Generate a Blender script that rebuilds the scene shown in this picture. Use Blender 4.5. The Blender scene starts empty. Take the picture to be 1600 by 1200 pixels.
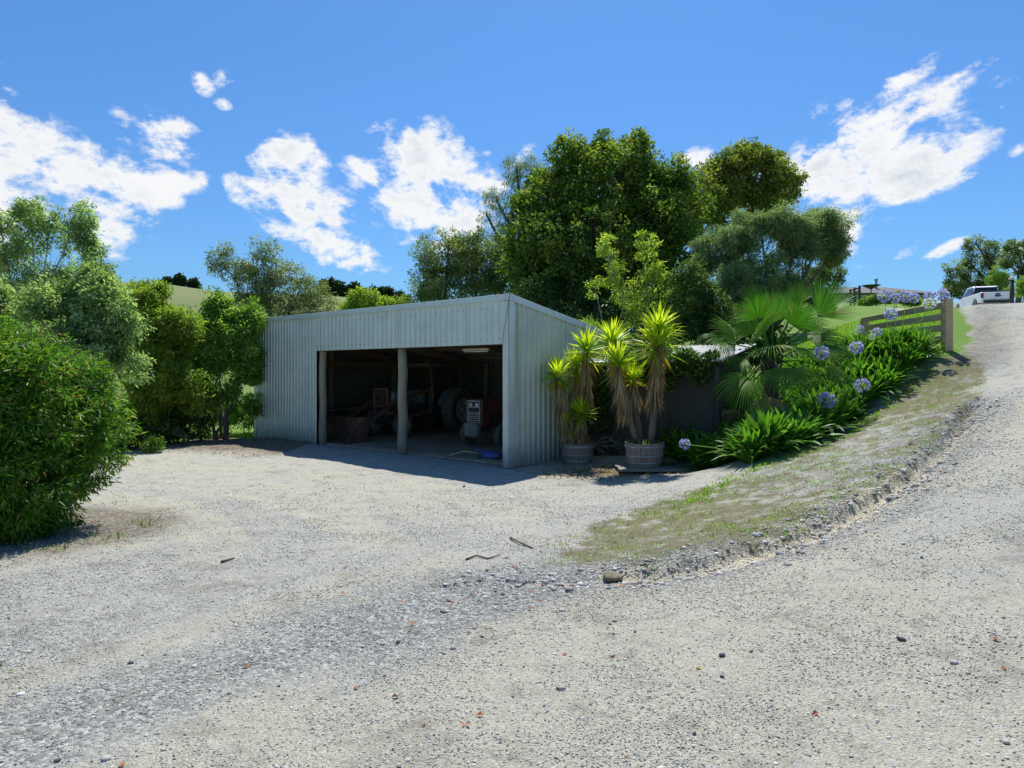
import bpy, bmesh, math, random
import numpy as np
from mathutils import Vector, Matrix
random.seed(7); RNG = np.random.default_rng(7)
scene = bpy.context.scene
COL = scene.collection
F = 1040.0; CAMZ = 1.9; HORY = 582.0
R = math.radians
BR = 1.4

def P(px, py, d):
    """point at depth d seen in the direction of photo pixel px,py"""
    return np.array([(px-800)/F*d, d, CAMZ+(HORY-py)/F*d])

# ------------------------------------------------------------------ naming
def tag(o, label=None, cat=None, group=None, kind=None):
    if label: o['label'] = label
    if cat: o['category'] = cat
    if group: o['group'] = group
    if kind: o['kind'] = kind
    return o
def empty(name, loc, rz=0.0, label=None, cat=None, group=None):
    o = bpy.data.objects.new(name, None); COL.objects.link(o)
    o.location = [float(v) for v in loc]; o.rotation_euler = (0, 0, rz)
    o.empty_display_size = .2
    return tag(o, label, cat, group)
def copy_tree(o, parent=None):
    c = o.copy(); COL.objects.link(c); c.parent = parent
    for ch in list(o.children): copy_tree(ch, c)
    return c

# ------------------------------------------------------------------ mesh from numpy
def np_mesh(name, verts, faces_list, mats, parent=None, attr=None, smooth=False, midx=None):
    """faces_list: list of int arrays (n,k)"""
    me = bpy.data.meshes.new(name)
    verts = np.asarray(verts, dtype=np.float32)
    me.vertices.add(len(verts)); me.vertices.foreach_set('co', verts.ravel())
    tot = sum(f.size for f in faces_list); npoly = sum(len(f) for f in faces_list)
    me.loops.add(tot); me.polygons.add(npoly)
    li = np.concatenate([f.ravel() for f in faces_list]).astype(np.int32)
    me.loops.foreach_set('vertex_index', li)
    st = []; s = 0
    for f in faces_list:
        k = f.shape[1]; st.append(s+np.arange(len(f))*k); s += f.size
    me.polygons.foreach_set('loop_start', np.concatenate(st).astype(np.int32))
    if midx is not None: me.polygons.foreach_set('material_index', np.asarray(midx, dtype=np.int32))
    if smooth: me.polygons.foreach_set('use_smooth', np.ones(npoly, dtype=bool))
    me.update(calc_edges=True)
    for m in (mats if isinstance(mats, (list, tuple)) else [mats]): me.materials.append(m)
    if attr:
        for k, v in attr.items():
            a = me.attributes.new(k, 'FLOAT', 'POINT'); a.data.foreach_set('value', np.asarray(v, dtype=np.float32))
    o = bpy.data.objects.new(name, me); COL.objects.link(o)
    if parent is not None: o.parent = parent
    return o

class MB:
    """collects boxes, bars, tubes, lathes with a current matrix"""
    def __init__(s): s.v = []; s.f = []; s.M = Matrix.Identity(4); s.sm = []
    def add(s, vs, fs, M=None, smooth=False):
        n = len(s.v); T = s.M @ (M if M is not None else Matrix.Identity(4))
        s.v += [tuple(T @ Vector(v)) for v in vs]; s.f += [tuple(i+n for i in f) for f in fs]
        s.sm += [smooth]*len(fs)
        return s
    def box(s, c, d, M=None, b=0.0):
        x, y, z = c; a, e, h = d[0]/2, d[1]/2, d[2]/2
        if b <= 0:
            vs = [(x+i*a, y+j*e, z+k*h) for k in (-1, 1) for j in (-1, 1) for i in (-1, 1)]
            fs = [(0, 2, 3, 1), (4, 5, 7, 6), (0, 1, 5, 4), (2, 6, 7, 3), (0, 4, 6, 2), (1, 3, 7, 5)]
            return s.add(vs, fs, M)
        b = min(b, a*.9, e*.9, h*.9)
        vs = []; idx = {}
        for i in (-1, 1):
            for j in (-1, 1):
                for k in (-1, 1):
                    for ax in range(3):
                        q = [x+i*(a-b), y+j*(e-b), z+k*(h-b)]
                        q[ax] = (x, y, z)[ax]+(i, j, k)[ax]*(a, e, h)[ax]
                        idx[(i, j, k, ax)] = len(vs); vs.append(tuple(q))
        fs = []
        for ax in range(3):
            o1, o2 = (ax+1) % 3, (ax+2) % 3
            for sg in (-1, 1):
                f = []
                for u, w in ((-1, -1), (1, -1), (1, 1), (-1, 1)):
                    q = [0, 0, 0]; q[ax] = sg; q[o1] = u; q[o2] = w; f.append(idx[(*q, ax)])
                fs.append(tuple(f if sg > 0 else f[::-1]))
        for ax in range(3):
            o1, o2 = (ax+1) % 3, (ax+2) % 3
            for u in (-1, 1):
                for w in (-1, 1):
                    q = [0, 0, 0]; q[o1] = u; q[o2] = w
                    q[ax] = -1; A = idx[(*q, o1)]; B = idx[(*q, o2)]
                    q[ax] = 1; Cc = idx[(*q, o2)]; D = idx[(*q, o1)]
                    fs.append((A, B, Cc, D) if u*w < 0 else (A, D, Cc, B))
        for i in (-1, 1):
            for j in (-1, 1):
                for k in (-1, 1):
                    f = [idx[(i, j, k, 0)], idx[(i, j, k, 1)], idx[(i, j, k, 2)]]
                    fs.append(tuple(f if i*j*k > 0 else f[::-1]))
        return s.add(vs, fs, M)
    def bar(s, p0, p1, w, h, up=(0, 0, 1), b=0.0):
        p0 = Vector(p0); p1 = Vector(p1); d = p1-p0; L = d.length; d.normalize()
        upv = Vector(up)
        if abs(d.dot(upv)) > .99: upv = Vector((0, 1, 0))
        sx = d.cross(upv).normalized(); uz = sx.cross(d)
        M = Matrix((( d.x, sx.x, uz.x, (p0.x+p1.x)/2), (d.y, sx.y, uz.y, (p0.y+p1.y)/2), (d.z, sx.z, uz.z, (p0.z+p1.z)/2), (0, 0, 0, 1)))
        return s.box((0, 0, 0), (L, w, h), M, b)
    def tube(s, pts, rad, n=8, cap=True):
        pts = [Vector([float(c) for c in p]) for p in pts]
        if not isinstance(rad, (list, tuple)): rad = [rad]*len(pts)
        vs = []; fs = []; ref = None
        for i, p in enumerate(pts):
            t = (pts[min(i+1, len(pts)-1)]-pts[max(i-1, 0)]).normalized()
            if ref is None:
                ref = Vector((0, 0, 1)) if abs(t.z) < .9 else Vector((1, 0, 0))
            a = (ref-t*ref.dot(t)).normalized(); ref = a; c = t.cross(a)
            for k in range(n):
                th = 2*math.pi*k/n
                vs.append(p+a*(rad[i]*math.cos(th))+c*(rad[i]*math.sin(th)))
        for i in range(len(pts)-1):
            for k in range(n):
                k2 = (k+1) % n
                fs.append((i*n+k, i*n+k2, (i+1)*n+k2, (i+1)*n+k))
        if cap:
            fs.append(tuple(range(n))[::-1]); fs.append(tuple((len(pts)-1)*n+k for k in range(n)))
        return s.add(vs, fs, None, True)
    def lathe(s, prof, n=24, M=None, closed=False, smooth=True):
        vs = []; fs = []
        for (r, z) in prof:
            for k in range(n):
                th = 2*math.pi*k/n; vs.append((r*math.cos(th), r*math.sin(th), z))
        m = len(prof)
        for i in range(m if closed else m-1):
            j = (i+1) % m
            for k in range(n):
                k2 = (k+1) % n; fs.append((i*n+k, i*n+k2, j*n+k2, j*n+k))
        if not closed:
            if prof[0][0] > 1e-6: fs.append(tuple(range(n))[::-1])
            if prof[-1][0] > 1e-6: fs.append(tuple((m-1)*n+k for k in range(n)))
        return s.add(vs, fs, M, smooth)
    def prism(s, poly, y0, y1, M=None):
        """poly in x,z extruded along y"""
        n = len(poly); vs = [(x, y0, z) for x, z in poly]+[(x, y1, z) for x, z in poly]
        fs = [tuple(range(n)), tuple(range(n, 2*n))[::-1]]
        fs += [(i, i+n, (i+1) % n+n, (i+1) % n) for i in range(n)]
        return s.add(vs, fs, M)
    def build(s, name, mat, parent=None):
        me = bpy.data.meshes.new(name); me.from_pydata(s.v, [], s.f)
        me.polygons.foreach_set('use_smooth', s.sm)
        me.materials.append(mat); me.update()
        o = bpy.data.objects.new(name, me); COL.objects.link(o)
        if parent is not None: o.parent = parent
        return o

# ------------------------------------------------------------------ noise
def _hash(ix, iy, sd):
    h = (ix.astype(np.int64)*374761393+iy.astype(np.int64)*668265263+sd*974634777) & 0xffffffff
    h = ((h ^ (h >> 13))*1274126177) & 0xffffffff
    h = h ^ (h >> 16)
    return (h & 0xffffff)/float(0xffffff)
def vnoise(x, y, sd=0):
    ix = np.floor(x); iy = np.floor(y); fx = x-ix; fy = y-iy
    fx = fx*fx*(3-2*fx); fy = fy*fy*(3-2*fy)
    a = _hash(ix, iy, sd); b = _hash(ix+1, iy, sd); c = _hash(ix, iy+1, sd); d = _hash(ix+1, iy+1, sd)
    return (a*(1-fx)+b*fx)*(1-fy)+(c*(1-fx)+d*fx)*fy
def fbm(x, y, oct=4, sd=0):
    s = 0; a = .5; t = 0
    for i in range(oct):
        s = s+a*vnoise(x*2**i, y*2**i, sd+i*17); t += a; a *= .5
    return s/t
def sstep(a, b, x):
    t = np.clip((x-a)/(b-a), 0, 1); return t*t*(3-2*t)

# ------------------------------------------------------------------ terrain
# shed frame: corner C, t runs left along the front, s runs inward
CX, CY = -0.06, 13.3; TD = (-.766, .643); SD = (.6416, .767)
def S(t, s, z=0.0): return (CX+TD[0]*t+SD[0]*s, CY+TD[1]*t+SD[1]*s, z)
ctrl = [(0, 0, .36), (-3, 0, .28), (3, 0, .45), (0, -5, .5), (-6, -4, .3), (5, -4, .7), (0, 3, .28), (-2, 4, .18), (0, 6, .13),
        (-3, 7, .06), (0, 9, .02), (-4.2, 6.3, .08), (-8, 6, .1), (-7, 10, 0), (-12, 8, .0), (-3, 11, 0), (1.5, 10.6, 0), (2.2, 12.3, 0), (3.6, 12.6, .02),
        (-6.2, 16.3, 0.0), (-9.0, 17.5, 0.0), (-10, 14, .0), (-13, 20, -.5), (-8, 30, -1.2), (-20, 30, -2), (4, 25, .6), (-15, 12, -.2),
        (2.9, 3.76, .55), (3.4, 4.4, .58), (4.2, 5.5, .75), (5.6, 7.3, 1.07), (8.5, 11, 1.7), (11, 15, 2.3),
        (9.8, 15, 2.42), (15.4, 22, 4.16), (18, 24.6, 4.35), (23, 33, 4.75), (30, 34, 5.0), (12, 8, 1.9), (18, 15, 3.3),
        (.87, 5.63, .17), (1.6, 5.5, .27), (2.6, 6, .35), (4.2, 7.3, .62), (5.9, 9, .9), (8.3, 12, 1.5),
        (2.8, 9.6, .24), (3.4, 8.8, .36), (4.4, 11.5, .55), (5.3, 11, .68), (6.9, 12, 1.12), (6.4, 13.3, .8), (8.0, 14, 1.5),
        (4.6, 15, 1.0), (5.6, 14.4, 1.15), (7.1, 15, 1.95), (8.6, 15.6, 2.4), (10.5, 20, 2.5), (9.5, 22, 2.6), (14, 26, 4.0), (17, 33, 5.0), (12, 35, 4.8), (20, 45, 6.6),
        (26, 52, 7.3), (32, 45.5, 5.3), (28, 43, 5.2), (38, 50, 5.6), (24, 36, 4.9), (8, 28, 2.2), (8, 40, 3.5), (45, 30, 6.5), (-30, 5, -1), (-30, -20, 0), (20, -20, 2), (0, -30, 1), (40, 0, 5)]
for t in (0.3, 3, 6, 9): 
    for s in (-1.2, 0, 2, 4.5, 7):
        q = S(t, s); ctrl.append((q[0], q[1], 0.0))
ctrl = np.array(ctrl); cxy = ctrl[:, :2]; nC = len(ctrl)
K = np.linalg.norm(cxy[:, None]-cxy[None], axis=2)
A = np.zeros((nC+3, nC+3)); A[:nC, :nC] = K-np.eye(nC)*.15; A[:nC, nC] = 1; A[:nC, nC+1:] = cxy; A[nC, :nC] = 1; A[nC+1:, :nC] = cxy.T
W = np.linalg.solve(A, np.concatenate([ctrl[:, 2], np.zeros(3)]))
def tps(x, y):
    x = np.asarray(x, float); y = np.asarray(y, float); z = W[nC]+W[nC+1]*x+W[nC+2]*y
    for i in range(nC): z = z+W[i]*np.hypot(x-cxy[i, 0], y-cxy[i, 1])
    return z
RIDX = np.array([-2.2, -1.0, -.75, -.6, -.53, -.45, -.3, -.24, -.17, -.1, .1, .3, .48, .7, 1.5])   # dx/dy
RIDY = np.array([24, 30, 29, 30, 29.0, 27.5, 26, 24.5, 21, 16, 10, 8, 12, 8, 8])
def far_h(x, y):
    ang = np.where(y > 1, x/np.maximum(y, 1), np.sign(x)*2.2)
    ridge = np.interp(ang, RIDX, RIDY)
    d = np.maximum(y, .4*np.hypot(x, y))
    right = sstep(.1, .45, ang)
    up = (-2.5)*(1-sstep(70, 110, d)) + (ridge)*sstep(80, 205, d)
    up = up - sstep(230, 420, d)*ridge*.6
    up = up + (fbm(x*.02, y*.02, 3, 5)-.5)*6*sstep(90, 160, d)
    rz = 7.0+4.0*sstep(55, 90, d)-0*d
    return up*(1-right)+rz*right
def polyseg_d(x, y, pts):
    best = np.full(np.shape(x), 1e9); side = np.zeros(np.shape(x))
    for (a, b) in zip(pts[:-1], pts[1:]):
        dx, dy = b[0]-a[0], b[1]-a[1]; L2 = dx*dx+dy*dy
        t = np.clip(((x-a[0])*dx+(y-a[1])*dy)/L2, 0, 1)
        ex = x-a[0]-t*dx; ey = y-a[1]-t*dy; d = np.hypot(ex, ey)
        sg = np.sign(dx*(y-a[1])-dy*(x-a[0]))
        m = d < best; best = np.where(m, d, best); side = np.where(m, sg, side)
    return best, side
def base_h(x, y):
    x = np.asarray(x, float); y = np.asarray(y, float)
    r = np.hypot(x, y); w = sstep(42, 75, r)
    z = tps(np.clip(x, -60, 60), np.clip(y, -50, 60))
    return z*(1-w)+far_h(x, y)*w
def Gsm(px, py, off=0.0):
    """world point where the view ray of that photo pixel meets the smooth ground"""
    d = np.concatenate([np.arange(1.2, 40, .02), np.arange(40, 400, .5)])
    x = (px-800)/F*d; z = CAMZ+(HORY-py)/F*d
    hit = np.nonzero(z <= base_h(x, d)+off)[0]
    if len(hit) == 0: return np.array([x[-1], d[-1], z[-1]])
    i = hit[0]; return np.array([x[i], d[i], z[i]])
def W2(pts): return [tuple(Gsm(*p)[:2]) for p in pts]
gully = W2([(800, 915), (900, 912), (960, 906), (1030, 898), (1100, 882), (1180, 862), (1250, 838), (1330, 802), (1400, 758), (1450, 722), (1490, 685), (1520, 640)])
mound = W2([(838, 872), (900, 828), (1000, 792), (1100, 757), (1200, 722), (1300, 682), (1400, 622), (1460, 575), (1498, 545), (1540, 590), (1530, 640), (1490, 682), (1400, 752), (1260, 826), (1100, 874), (980, 897), (860, 890)])
bedline = W2([(1192, 722), (1235, 708), (1290, 682), (1380, 622), (1440, 575), (1470, 552)])
def inpoly(x, y, poly):
    c = np.zeros(np.shape(x), bool); n = len(poly)
    for i in range(n):
        x0, y0 = poly[i]; x1, y1 = poly[(i+1) % n]
        if y0 == y1: continue
        m = ((y0 > y) != (y1 > y)) & (x < (x1-x0)*(y-y0)/(y1-y0)+x0); c ^= m
    return c
def poly_sd(x, y, poly):
    d, _ = polyseg_d(x, y, poly+[poly[0]])
    return np.where(inpoly(x, y, poly), -d, d)
def micro(x, y):
    r = np.hypot(x, y); near = 1-sstep(22, 34, r)
    gd, gs = polyseg_d(x, y, gully)
    wob = (fbm(x*3, y*3, 3, 3)-.5)
    gdd = gd+wob*.18
    endf = sstep(.4, 1.6, x)*.7+.3
    trench = -.10*np.exp(-(gdd/(.15+.10*np.exp(-((x-2.2)/1.3)**2)))**2)*endf
    scarp = np.where(gs > 0, .07*sstep(.05, .16, gdd)*(1-sstep(.3, 1.3, gdd)), 0)*endf
    q = (x-CX)*SD[0]+(y-CY)*SD[1]; p = (x-CX)*TD[0]+(y-CY)*TD[1]
    ins = 1-sstep(-.5, .1, q)*(1-sstep(7, 8, q))*sstep(-.6, 0, p)*(1-sstep(9.8, 10.5, p))
    m = (fbm(x*.7, y*.7, 3, 9)-.5)*.07+(fbm(x*4, y*4, 3, 21)-.5)*.028+(fbm(x*14, y*14, 2, 31)-.5)*.012
    # wheel ruts curving out of the yard
    for off in (0, 1.55):
        rr = np.hypot(x+8.6, y-4.0)-6.2-off
        m = m-.02*np.exp(-(rr/.17)**2)*sstep(6, 8, y)*(1-sstep(10.5, 12, y))
    return near*(trench+scarp+m*ins)-(1-ins)*.012
def gz(x, y): return base_h(x, y)+micro(np.asarray(x, float), np.asarray(y, float))
def GZ(x, y): return float(gz(np.array([x]), np.array([y]))[0])
def onG(px, py):
    p = Gsm(px, py); p[2] = GZ(p[0], p[1]); return p
SKY_SAT=1.0; SKY_TINT=(.39,.68,1.02); SKY_K=1.0; CLOUD_K=7.9; EXPO=0.3
# ------------------------------------------------------------------ materials
def newmat(name):
    m = bpy.data.materials.new(name); m.use_nodes = True; nt = m.node_tree; nt.nodes.clear()
    out = nt.nodes.new('ShaderNodeOutputMaterial'); return m, nt, out
class N:
    def __init__(s, nt): s.nt = nt
    def n(s, typ, **kw):
        o = s.nt.nodes.new(typ)
        for k, v in kw.items():
            if k.startswith('i_'):
                key = k[2:]; key = int(key) if key.isdigit() else key
                if hasattr(v, 'bl_idname') or isinstance(v, bpy.types.NodeSocket): s.nt.links.new(v, o.inputs[key])
                else: o.inputs[key].default_value = v
            else: setattr(o, k, v)
        return o
    def L(s, a, b): s.nt.links.new(a, b)
    def val(s, v, o, key):
        if isinstance(v, bpy.types.NodeSocket): s.nt.links.new(v, o.inputs[key])
        else: o.inputs[key].default_value = v
    def math(s, op, a, b=0.0, c=None, clamp=False):
        o = s.nt.nodes.new('ShaderNodeMath'); o.operation = op; o.use_clamp = clamp
        s.val(a, o, 0); s.val(b, o, 1)
        if c is not None: s.val(c, o, 2)
        return o.outputs[0]
    def mix(s, f, a, b, mode='MIX'):
        o = s.nt.nodes.new('ShaderNodeMix'); o.data_type = 'RGBA'; o.blend_type = mode
        s.val(f, o, 0)
        for v, k in ((a, 6), (b, 7)):
            if isinstance(v, (tuple, list)) and len(v) == 3: v = (*v, 1)
            s.val(v, o, k)
        return o.outputs[2]
    def ramp(s, f, stops, interp='LINEAR'):
        o = s.nt.nodes.new('ShaderNodeValToRGB'); cr = o.color_ramp; cr.interpolation = interp
        while len(cr.elements) > 1: cr.elements.remove(cr.elements[0])
        for i, (p, c) in enumerate(stops):
            e = cr.elements[0] if i == 0 else cr.elements.new(p)
            e.position = p; e.color = (*c, 1) if len(c) == 3 else c
        s.val(f, o, 0); return o.outputs[0]
    def noise(s, vec, scale, detail=3, rough=.55, dist=0.0):
        o = s.n('ShaderNodeTexNoise'); o.inputs['Scale'].default_value = scale; o.inputs['Detail'].default_value = detail
        o.inputs['Roughness'].default_value = rough; o.inputs['Distortion'].default_value = dist
        s.L(vec, o.inputs['Vector']); return o.outputs['Fac']
    def voro(s, vec, scale, feature='F1'):
        o = s.n('ShaderNodeTexVoronoi'); o.feature = feature; o.inputs['Scale'].default_value = scale; s.L(vec, o.inputs['Vector']); return o
    def objco(s): return s.n('ShaderNodeTexCoord').outputs['Object']
    def attr(s, name): return s.n('ShaderNodeAttribute', attribute_name=name).outputs['Fac']
    def bump(s, h, strength=.3, dist=.02, nrm=None):
        o = s.n('ShaderNodeBump'); o.inputs['Strength'].default_value = strength; o.inputs['Distance'].default_value = dist
        s.L(h, o.inputs['Height'])
        if nrm is not None: s.L(nrm, o.inputs['Normal'])
        return o.outputs[0]
def bsdf(n, out, color, rough=.6, metal=0.0, spec=.5, nrm=None, **kw):
    b = n.n('ShaderNodeBsdfPrincipled')
    if isinstance(color, (tuple, list)) and len(color) == 3: color = (*color, 1)
    n.val(color, b, 'Base Color'); n.val(rough, b, 'Roughness'); n.val(metal, b, 'Metallic'); b.inputs['Specular IOR Level'].default_value = spec
    if nrm is not None: n.L(nrm, b.inputs['Normal'])
    for k, v in kw.items(): n.val(v, b, k)
    if out is not None: n.L(b.outputs[0], out.inputs[0])
    return b
def plain(name, color, rough=.6, metal=0.0, spec=.5, var=.25, scale=6.0, bump=.0, bscale=40, dirt=None, dirtamt=.4, streak=False):
    m, nt, out = newmat(name); n = N(nt); co = n.objco()
    if streak:
        mp = n.n('ShaderNodeMapping'); mp.inputs['Scale'].default_value = (1, 1, .12); n.L(co, mp.inputs[0]); co2 = mp.outputs[0]
    else: co2 = co
    f = n.noise(co2, scale, 5, .6)
    dk = tuple(c*(1-var) for c in color); lt = tuple(min(1, c*(1+var)) for c in color)
    c = n.ramp(f, [(.3, dk), (.7, lt)])
    if dirt:
        g = n.noise(co2, scale*.45, 6, .7); g = n.ramp(g, [(.45, (0, 0, 0)), (.68, (1, 1, 1))])
        c = n.mix(n.math('MULTIPLY', g, dirtamt), c, dirt)
    nr = None
    if bump: nr = n.bump(n.noise(co, bscale, 4), bump, .01)
    bsdf(n, out, c, rough, metal, spec, nr); return m
FARL = ('broad_glossy_leaves', 'olive_gold_leaves', 'grey_green_fine_leaves', 'dull_olive_leaves', 'yellow_green_leaves', 'silvery_green_leaves', 'mid_green_leaves')
def leafmat(name, dark, mid, light, trans=.4, rough=.45, tcol=None, spec=.22, odd=None):
    """leaf colour varies leaf by leaf through the mesh attribute 'v'"""
    m, nt, out = newmat(name); n = N(nt)
    v = n.attr('v'); dark, mid, light = [tuple(min(.8, q*(BR if name not in FARL else 1.85)) for q in c_) for c_ in (dark, mid, light)]
    st = [(0, dark), (.45, mid), (.9, light)]
    if odd: st += [(.93, light), (.95, odd), (1, odd)]
    c = n.ramp(v, st)
    b = bsdf(n, None, c, rough, 0, spec)
    t = n.n('ShaderNodeBsdfTranslucent')
    tc = n.mix(1.0, c, tcol or (1.5, 1.7, .7), 'MULTIPLY'); n.L(tc, t.inputs[0])
    mx = n.n('ShaderNodeMixShader'); mx.inputs[0].default_value = trans
    n.L(b.outputs[0], mx.inputs[1]); n.L(t.outputs[0], mx.inputs[2]); n.L(mx.outputs[0], out.inputs[0])
    return m

def ground_mat():
    m, nt, out = newmat('gravel_ground'); n = N(nt); co = n.objco()
    a_coarse = n.attr('coarse'); a_sand = n.attr('sand'); a_moss = n.attr('moss'); a_mulch = n.attr('mulch'); a_grass = n.attr('grass'); a_clay = n.attr('clay')
    v1 = n.voro(co, 42); v2 = n.voro(co, 95); v3 = n.voro(co, 17)
    g1 = n.ramp(n.math('FRACT', n.math('MULTIPLY', v1.outputs['Color'], 3.1)), [(0, (.09, .095, .095)), (.3, (.24, .245, .235)), (.7, (.40, .405, .38)), (1, (.66, .66, .61))])
    g2 = n.ramp(n.math('FRACT', n.math('MULTIPLY', v2.outputs['Color'], 2.3)), [(0, (.08, .085, .085)), (.4, (.28, .285, .27)), (.8, (.45, .45, .42)), (1, (.68, .68, .64))])
    big = n.noise(co, 1.1, 6, .6); mid = n.noise(co, 5.5, 6, .65); fine = n.noise(co, 60, 3, .6); vf = n.noise(co, 190, 2, .6)
    fine_c = n.mix(fine, (.29, .285, .255), (.53, .52, .455))
    grav = n.mix(n.math('GREATER_THAN', v2.outputs['Distance'], .42), g2, fine_c)
    grav = n.mix(.22, grav, fine_c)
    coarse_m = n.math('ADD', a_coarse, n.math('MULTIPLY', n.math('SUBTRACT', mid, .5), 1.2), clamp=True)
    grav = n.mix(coarse_m, grav, n.mix(.25, g1, (.20, .20, .20)))
    sparse = n.math('GREATER_THAN', n.math('FRACT', n.math('MULTIPLY', v3.outputs['Color'], 5.7)), .86)
    sp = n.math('MULTIPLY', sparse, n.math('LESS_THAN', v3.outputs['Distance'], .33))
    sand = n.mix(fine, (.46, .435, .32), (.68, .645, .49))
    sand = n.mix(n.math('MULTIPLY', vf, .5), sand, (.33, .31, .26))
    sand = n.mix(.38, sand, n.mix(1.0, g2, (1.15, 1.13, 1.0), 'MULTIPLY'))
    smask = n.math('MULTIPLY', n.math('SUBTRACT', n.math('ADD', n.math('MULTIPLY', a_sand, 1.15), n.math('MULTIPLY', n.math('ADD', n.math('SUBTRACT', big, .5), n.math('MULTIPLY', n.math('SUBTRACT', mid, .5), .9)), 2.4)), .42), 2.2, clamp=True)
    grav = n.mix(1.0, grav, (1.12, 1.115, 1.07), 'MULTIPLY')
    c = n.mix(n.math('MULTIPLY', smask, .82), grav, sand)
    c = n.mix(n.math('MULTIPLY', sp, .7), c, n.ramp(n.math('FRACT', n.math('MULTIPLY', v3.outputs['Color'], 11.3)), [(0, (.12, .12, .13)), (.5, (.3, .3, .3)), (1, (.62, .61, .58))]))
    # patchy dark dirt
    dirt = n.ramp(n.noise(co, 2.3, 9, .78, .6), [(.52, (0, 0, 0)), (.62, (1, 1, 1))])
    c = n.mix(n.math('MULTIPLY', dirt, .5), c, (.19, .18, .145))
    clay = n.mix(mid, (.56, .50, .35), (.74, .68, .50))
    c = n.mix(n.math('MULTIPLY', a_clay, n.math('ADD', mid, .35, clamp=True), clamp=True), c, clay)
    moss = n.mix(n.noise(co, 16, 5, .7), (.085, .08, .032), (.25, .235, .10))
    mm = n.math('MULTIPLY', n.math('SUBTRACT', n.math('ADD', a_moss, n.math('MULTIPLY', n.math('SUBTRACT', n.noise(co, 3.4, 7, .72), .5), 2.6)), .5), 3.0, clamp=True)
    mm = n.math('MULTIPLY', mm, n.math('GREATER_THAN', a_moss, .04))
    soil = n.mix(n.noise(co, 30, 4, .7), (.08, .065, .045), (.27, .23, .17))
    c = n.mix(n.math('MULTIPLY', n.math('GREATER_THAN', n.noise(co, 4.1, 5, .7), .53), n.math('MULTIPLY', a_moss, .75)), c, soil)
    c = n.mix(n.math('MULTIPLY', mm, .85), c, moss)
    mul = n.ramp(n.voro(co, 28).outputs['Color'], [(0, (.05, .04, .028)), (.4, (.15, .12, .085)), (.75, (.27, .22, .155)), (1, (.42, .36, .27))])
    c = n.mix(n.math('MULTIPLY', a_mulch, n.math('ADD', mid, .45, clamp=True), clamp=True), c, mul)
    gr = n.mix(n.noise(co, .35, 5, .6), n.mix(n.noise(co, 25, 3), (.075, .17, .015), (.14, .27, .03)), n.mix(n.noise(co, 25, 3), (.12, .21, .025), (.20, .31, .05)))
    far = n.mix(n.noise(co, .05, 6, .65), (.10, .15, .045), (.24, .25, .10))
    sepx = n.n('ShaderNodeSeparateXYZ'); n.L(co, sepx.inputs[0])
    ff = n.math('MULTIPLY', n.math('SUBTRACT', sepx.outputs[1], 60), .02, clamp=True)
    gr = n.mix(n.math('MULTIPLY', ff, n.math('LESS_THAN', n.math('SUBTRACT', sepx.outputs[0], n.math('MULTIPLY', sepx.outputs[1], .25)), 0)), gr, far)
    c = n.mix(a_grass, c, gr)
    hgt = n.math('ADD', n.math('MULTIPLY', v1.outputs['Distance'], n.math('MULTIPLY', coarse_m, -.9)), n.math('MULTIPLY', fine, .45))
    hgt = n.math('ADD', hgt, n.math('MULTIPLY', v2.outputs['Distance'], -.35)); hgt = n.math('ADD', hgt, n.math('MULTIPLY', mid, 1.4))
    hgt = n.math('ADD', hgt, n.math('MULTIPLY', n.noise(co, 130, 3, .7), .7))
    nr = n.bump(hgt, .95, .022)
    bsdf(n, out, c, .9, 0, .2, nr); return m

M = {}
M['ground'] = ground_mat()
def sheetmat(name, col, alg=(.22, .34, .12), algamt=.0, side=False):
    m, nt, out = newmat(name); n = N(nt); co = n.objco()
    mp = n.n('ShaderNodeMapping'); mp.inputs['Scale'].default_value = (1, 1, .06); n.L(co, mp.inputs[0])
    s1 = n.noise(mp.outputs[0], 7, 6, .65); s2 = n.noise(co, 1.6, 5, .6)
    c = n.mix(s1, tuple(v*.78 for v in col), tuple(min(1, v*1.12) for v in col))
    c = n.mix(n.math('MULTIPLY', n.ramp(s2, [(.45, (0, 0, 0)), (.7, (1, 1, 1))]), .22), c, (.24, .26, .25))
    # fine spangle of galvanised sheet
    c = n.mix(n.math('MULTIPLY', n.voro(co, 55).outputs['Color'], .09), c, (.25, .28, .28))
    sp = n.n('ShaderNodeSeparateXYZ'); n.L(co, sp.inputs[0])
    low = n.math('SUBTRACT', 1.1, n.math('MULTIPLY', sp.outputs[2], 2.2), clamp=True)
    low = n.math('MULTIPLY', low, n.math('ADD', s1, .1))
    c = n.mix(low, c, (.17, .155, .12))
    if algamt:
        band = n.math('MULTIPLY', n.attr('alg'), n.math('ADD', n.noise(mp.outputs[0], 5, 4), .25, clamp=True))
        c = n.mix(n.math('MULTIPLY', band, algamt), c, alg)
    bsdf(n, out, c, .45, .25, .5, n.bump(n.noise(co, 3, 3), .15, .02)); return m
M['zinc'] = sheetmat('weathered_zinc_sheet', (.69, .755, .71))
M['zinc_side'] = sheetmat('weathered_zinc_side_sheet', (.63, .68, .60), algamt=.8)
M['zinc_old_shaded'] = sheetmat('dull_shaded_inner_sheet', (.17, .20, .19))  # aged sheet, its colour darkened further to deepen the shade inside the shed
M['zinc_trim'] = sheetmat('zinc_trim', (.66, .73, .72))
M['zinc_roof'] = sheetmat('zinc_roof', (.5, .55, .55))
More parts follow.
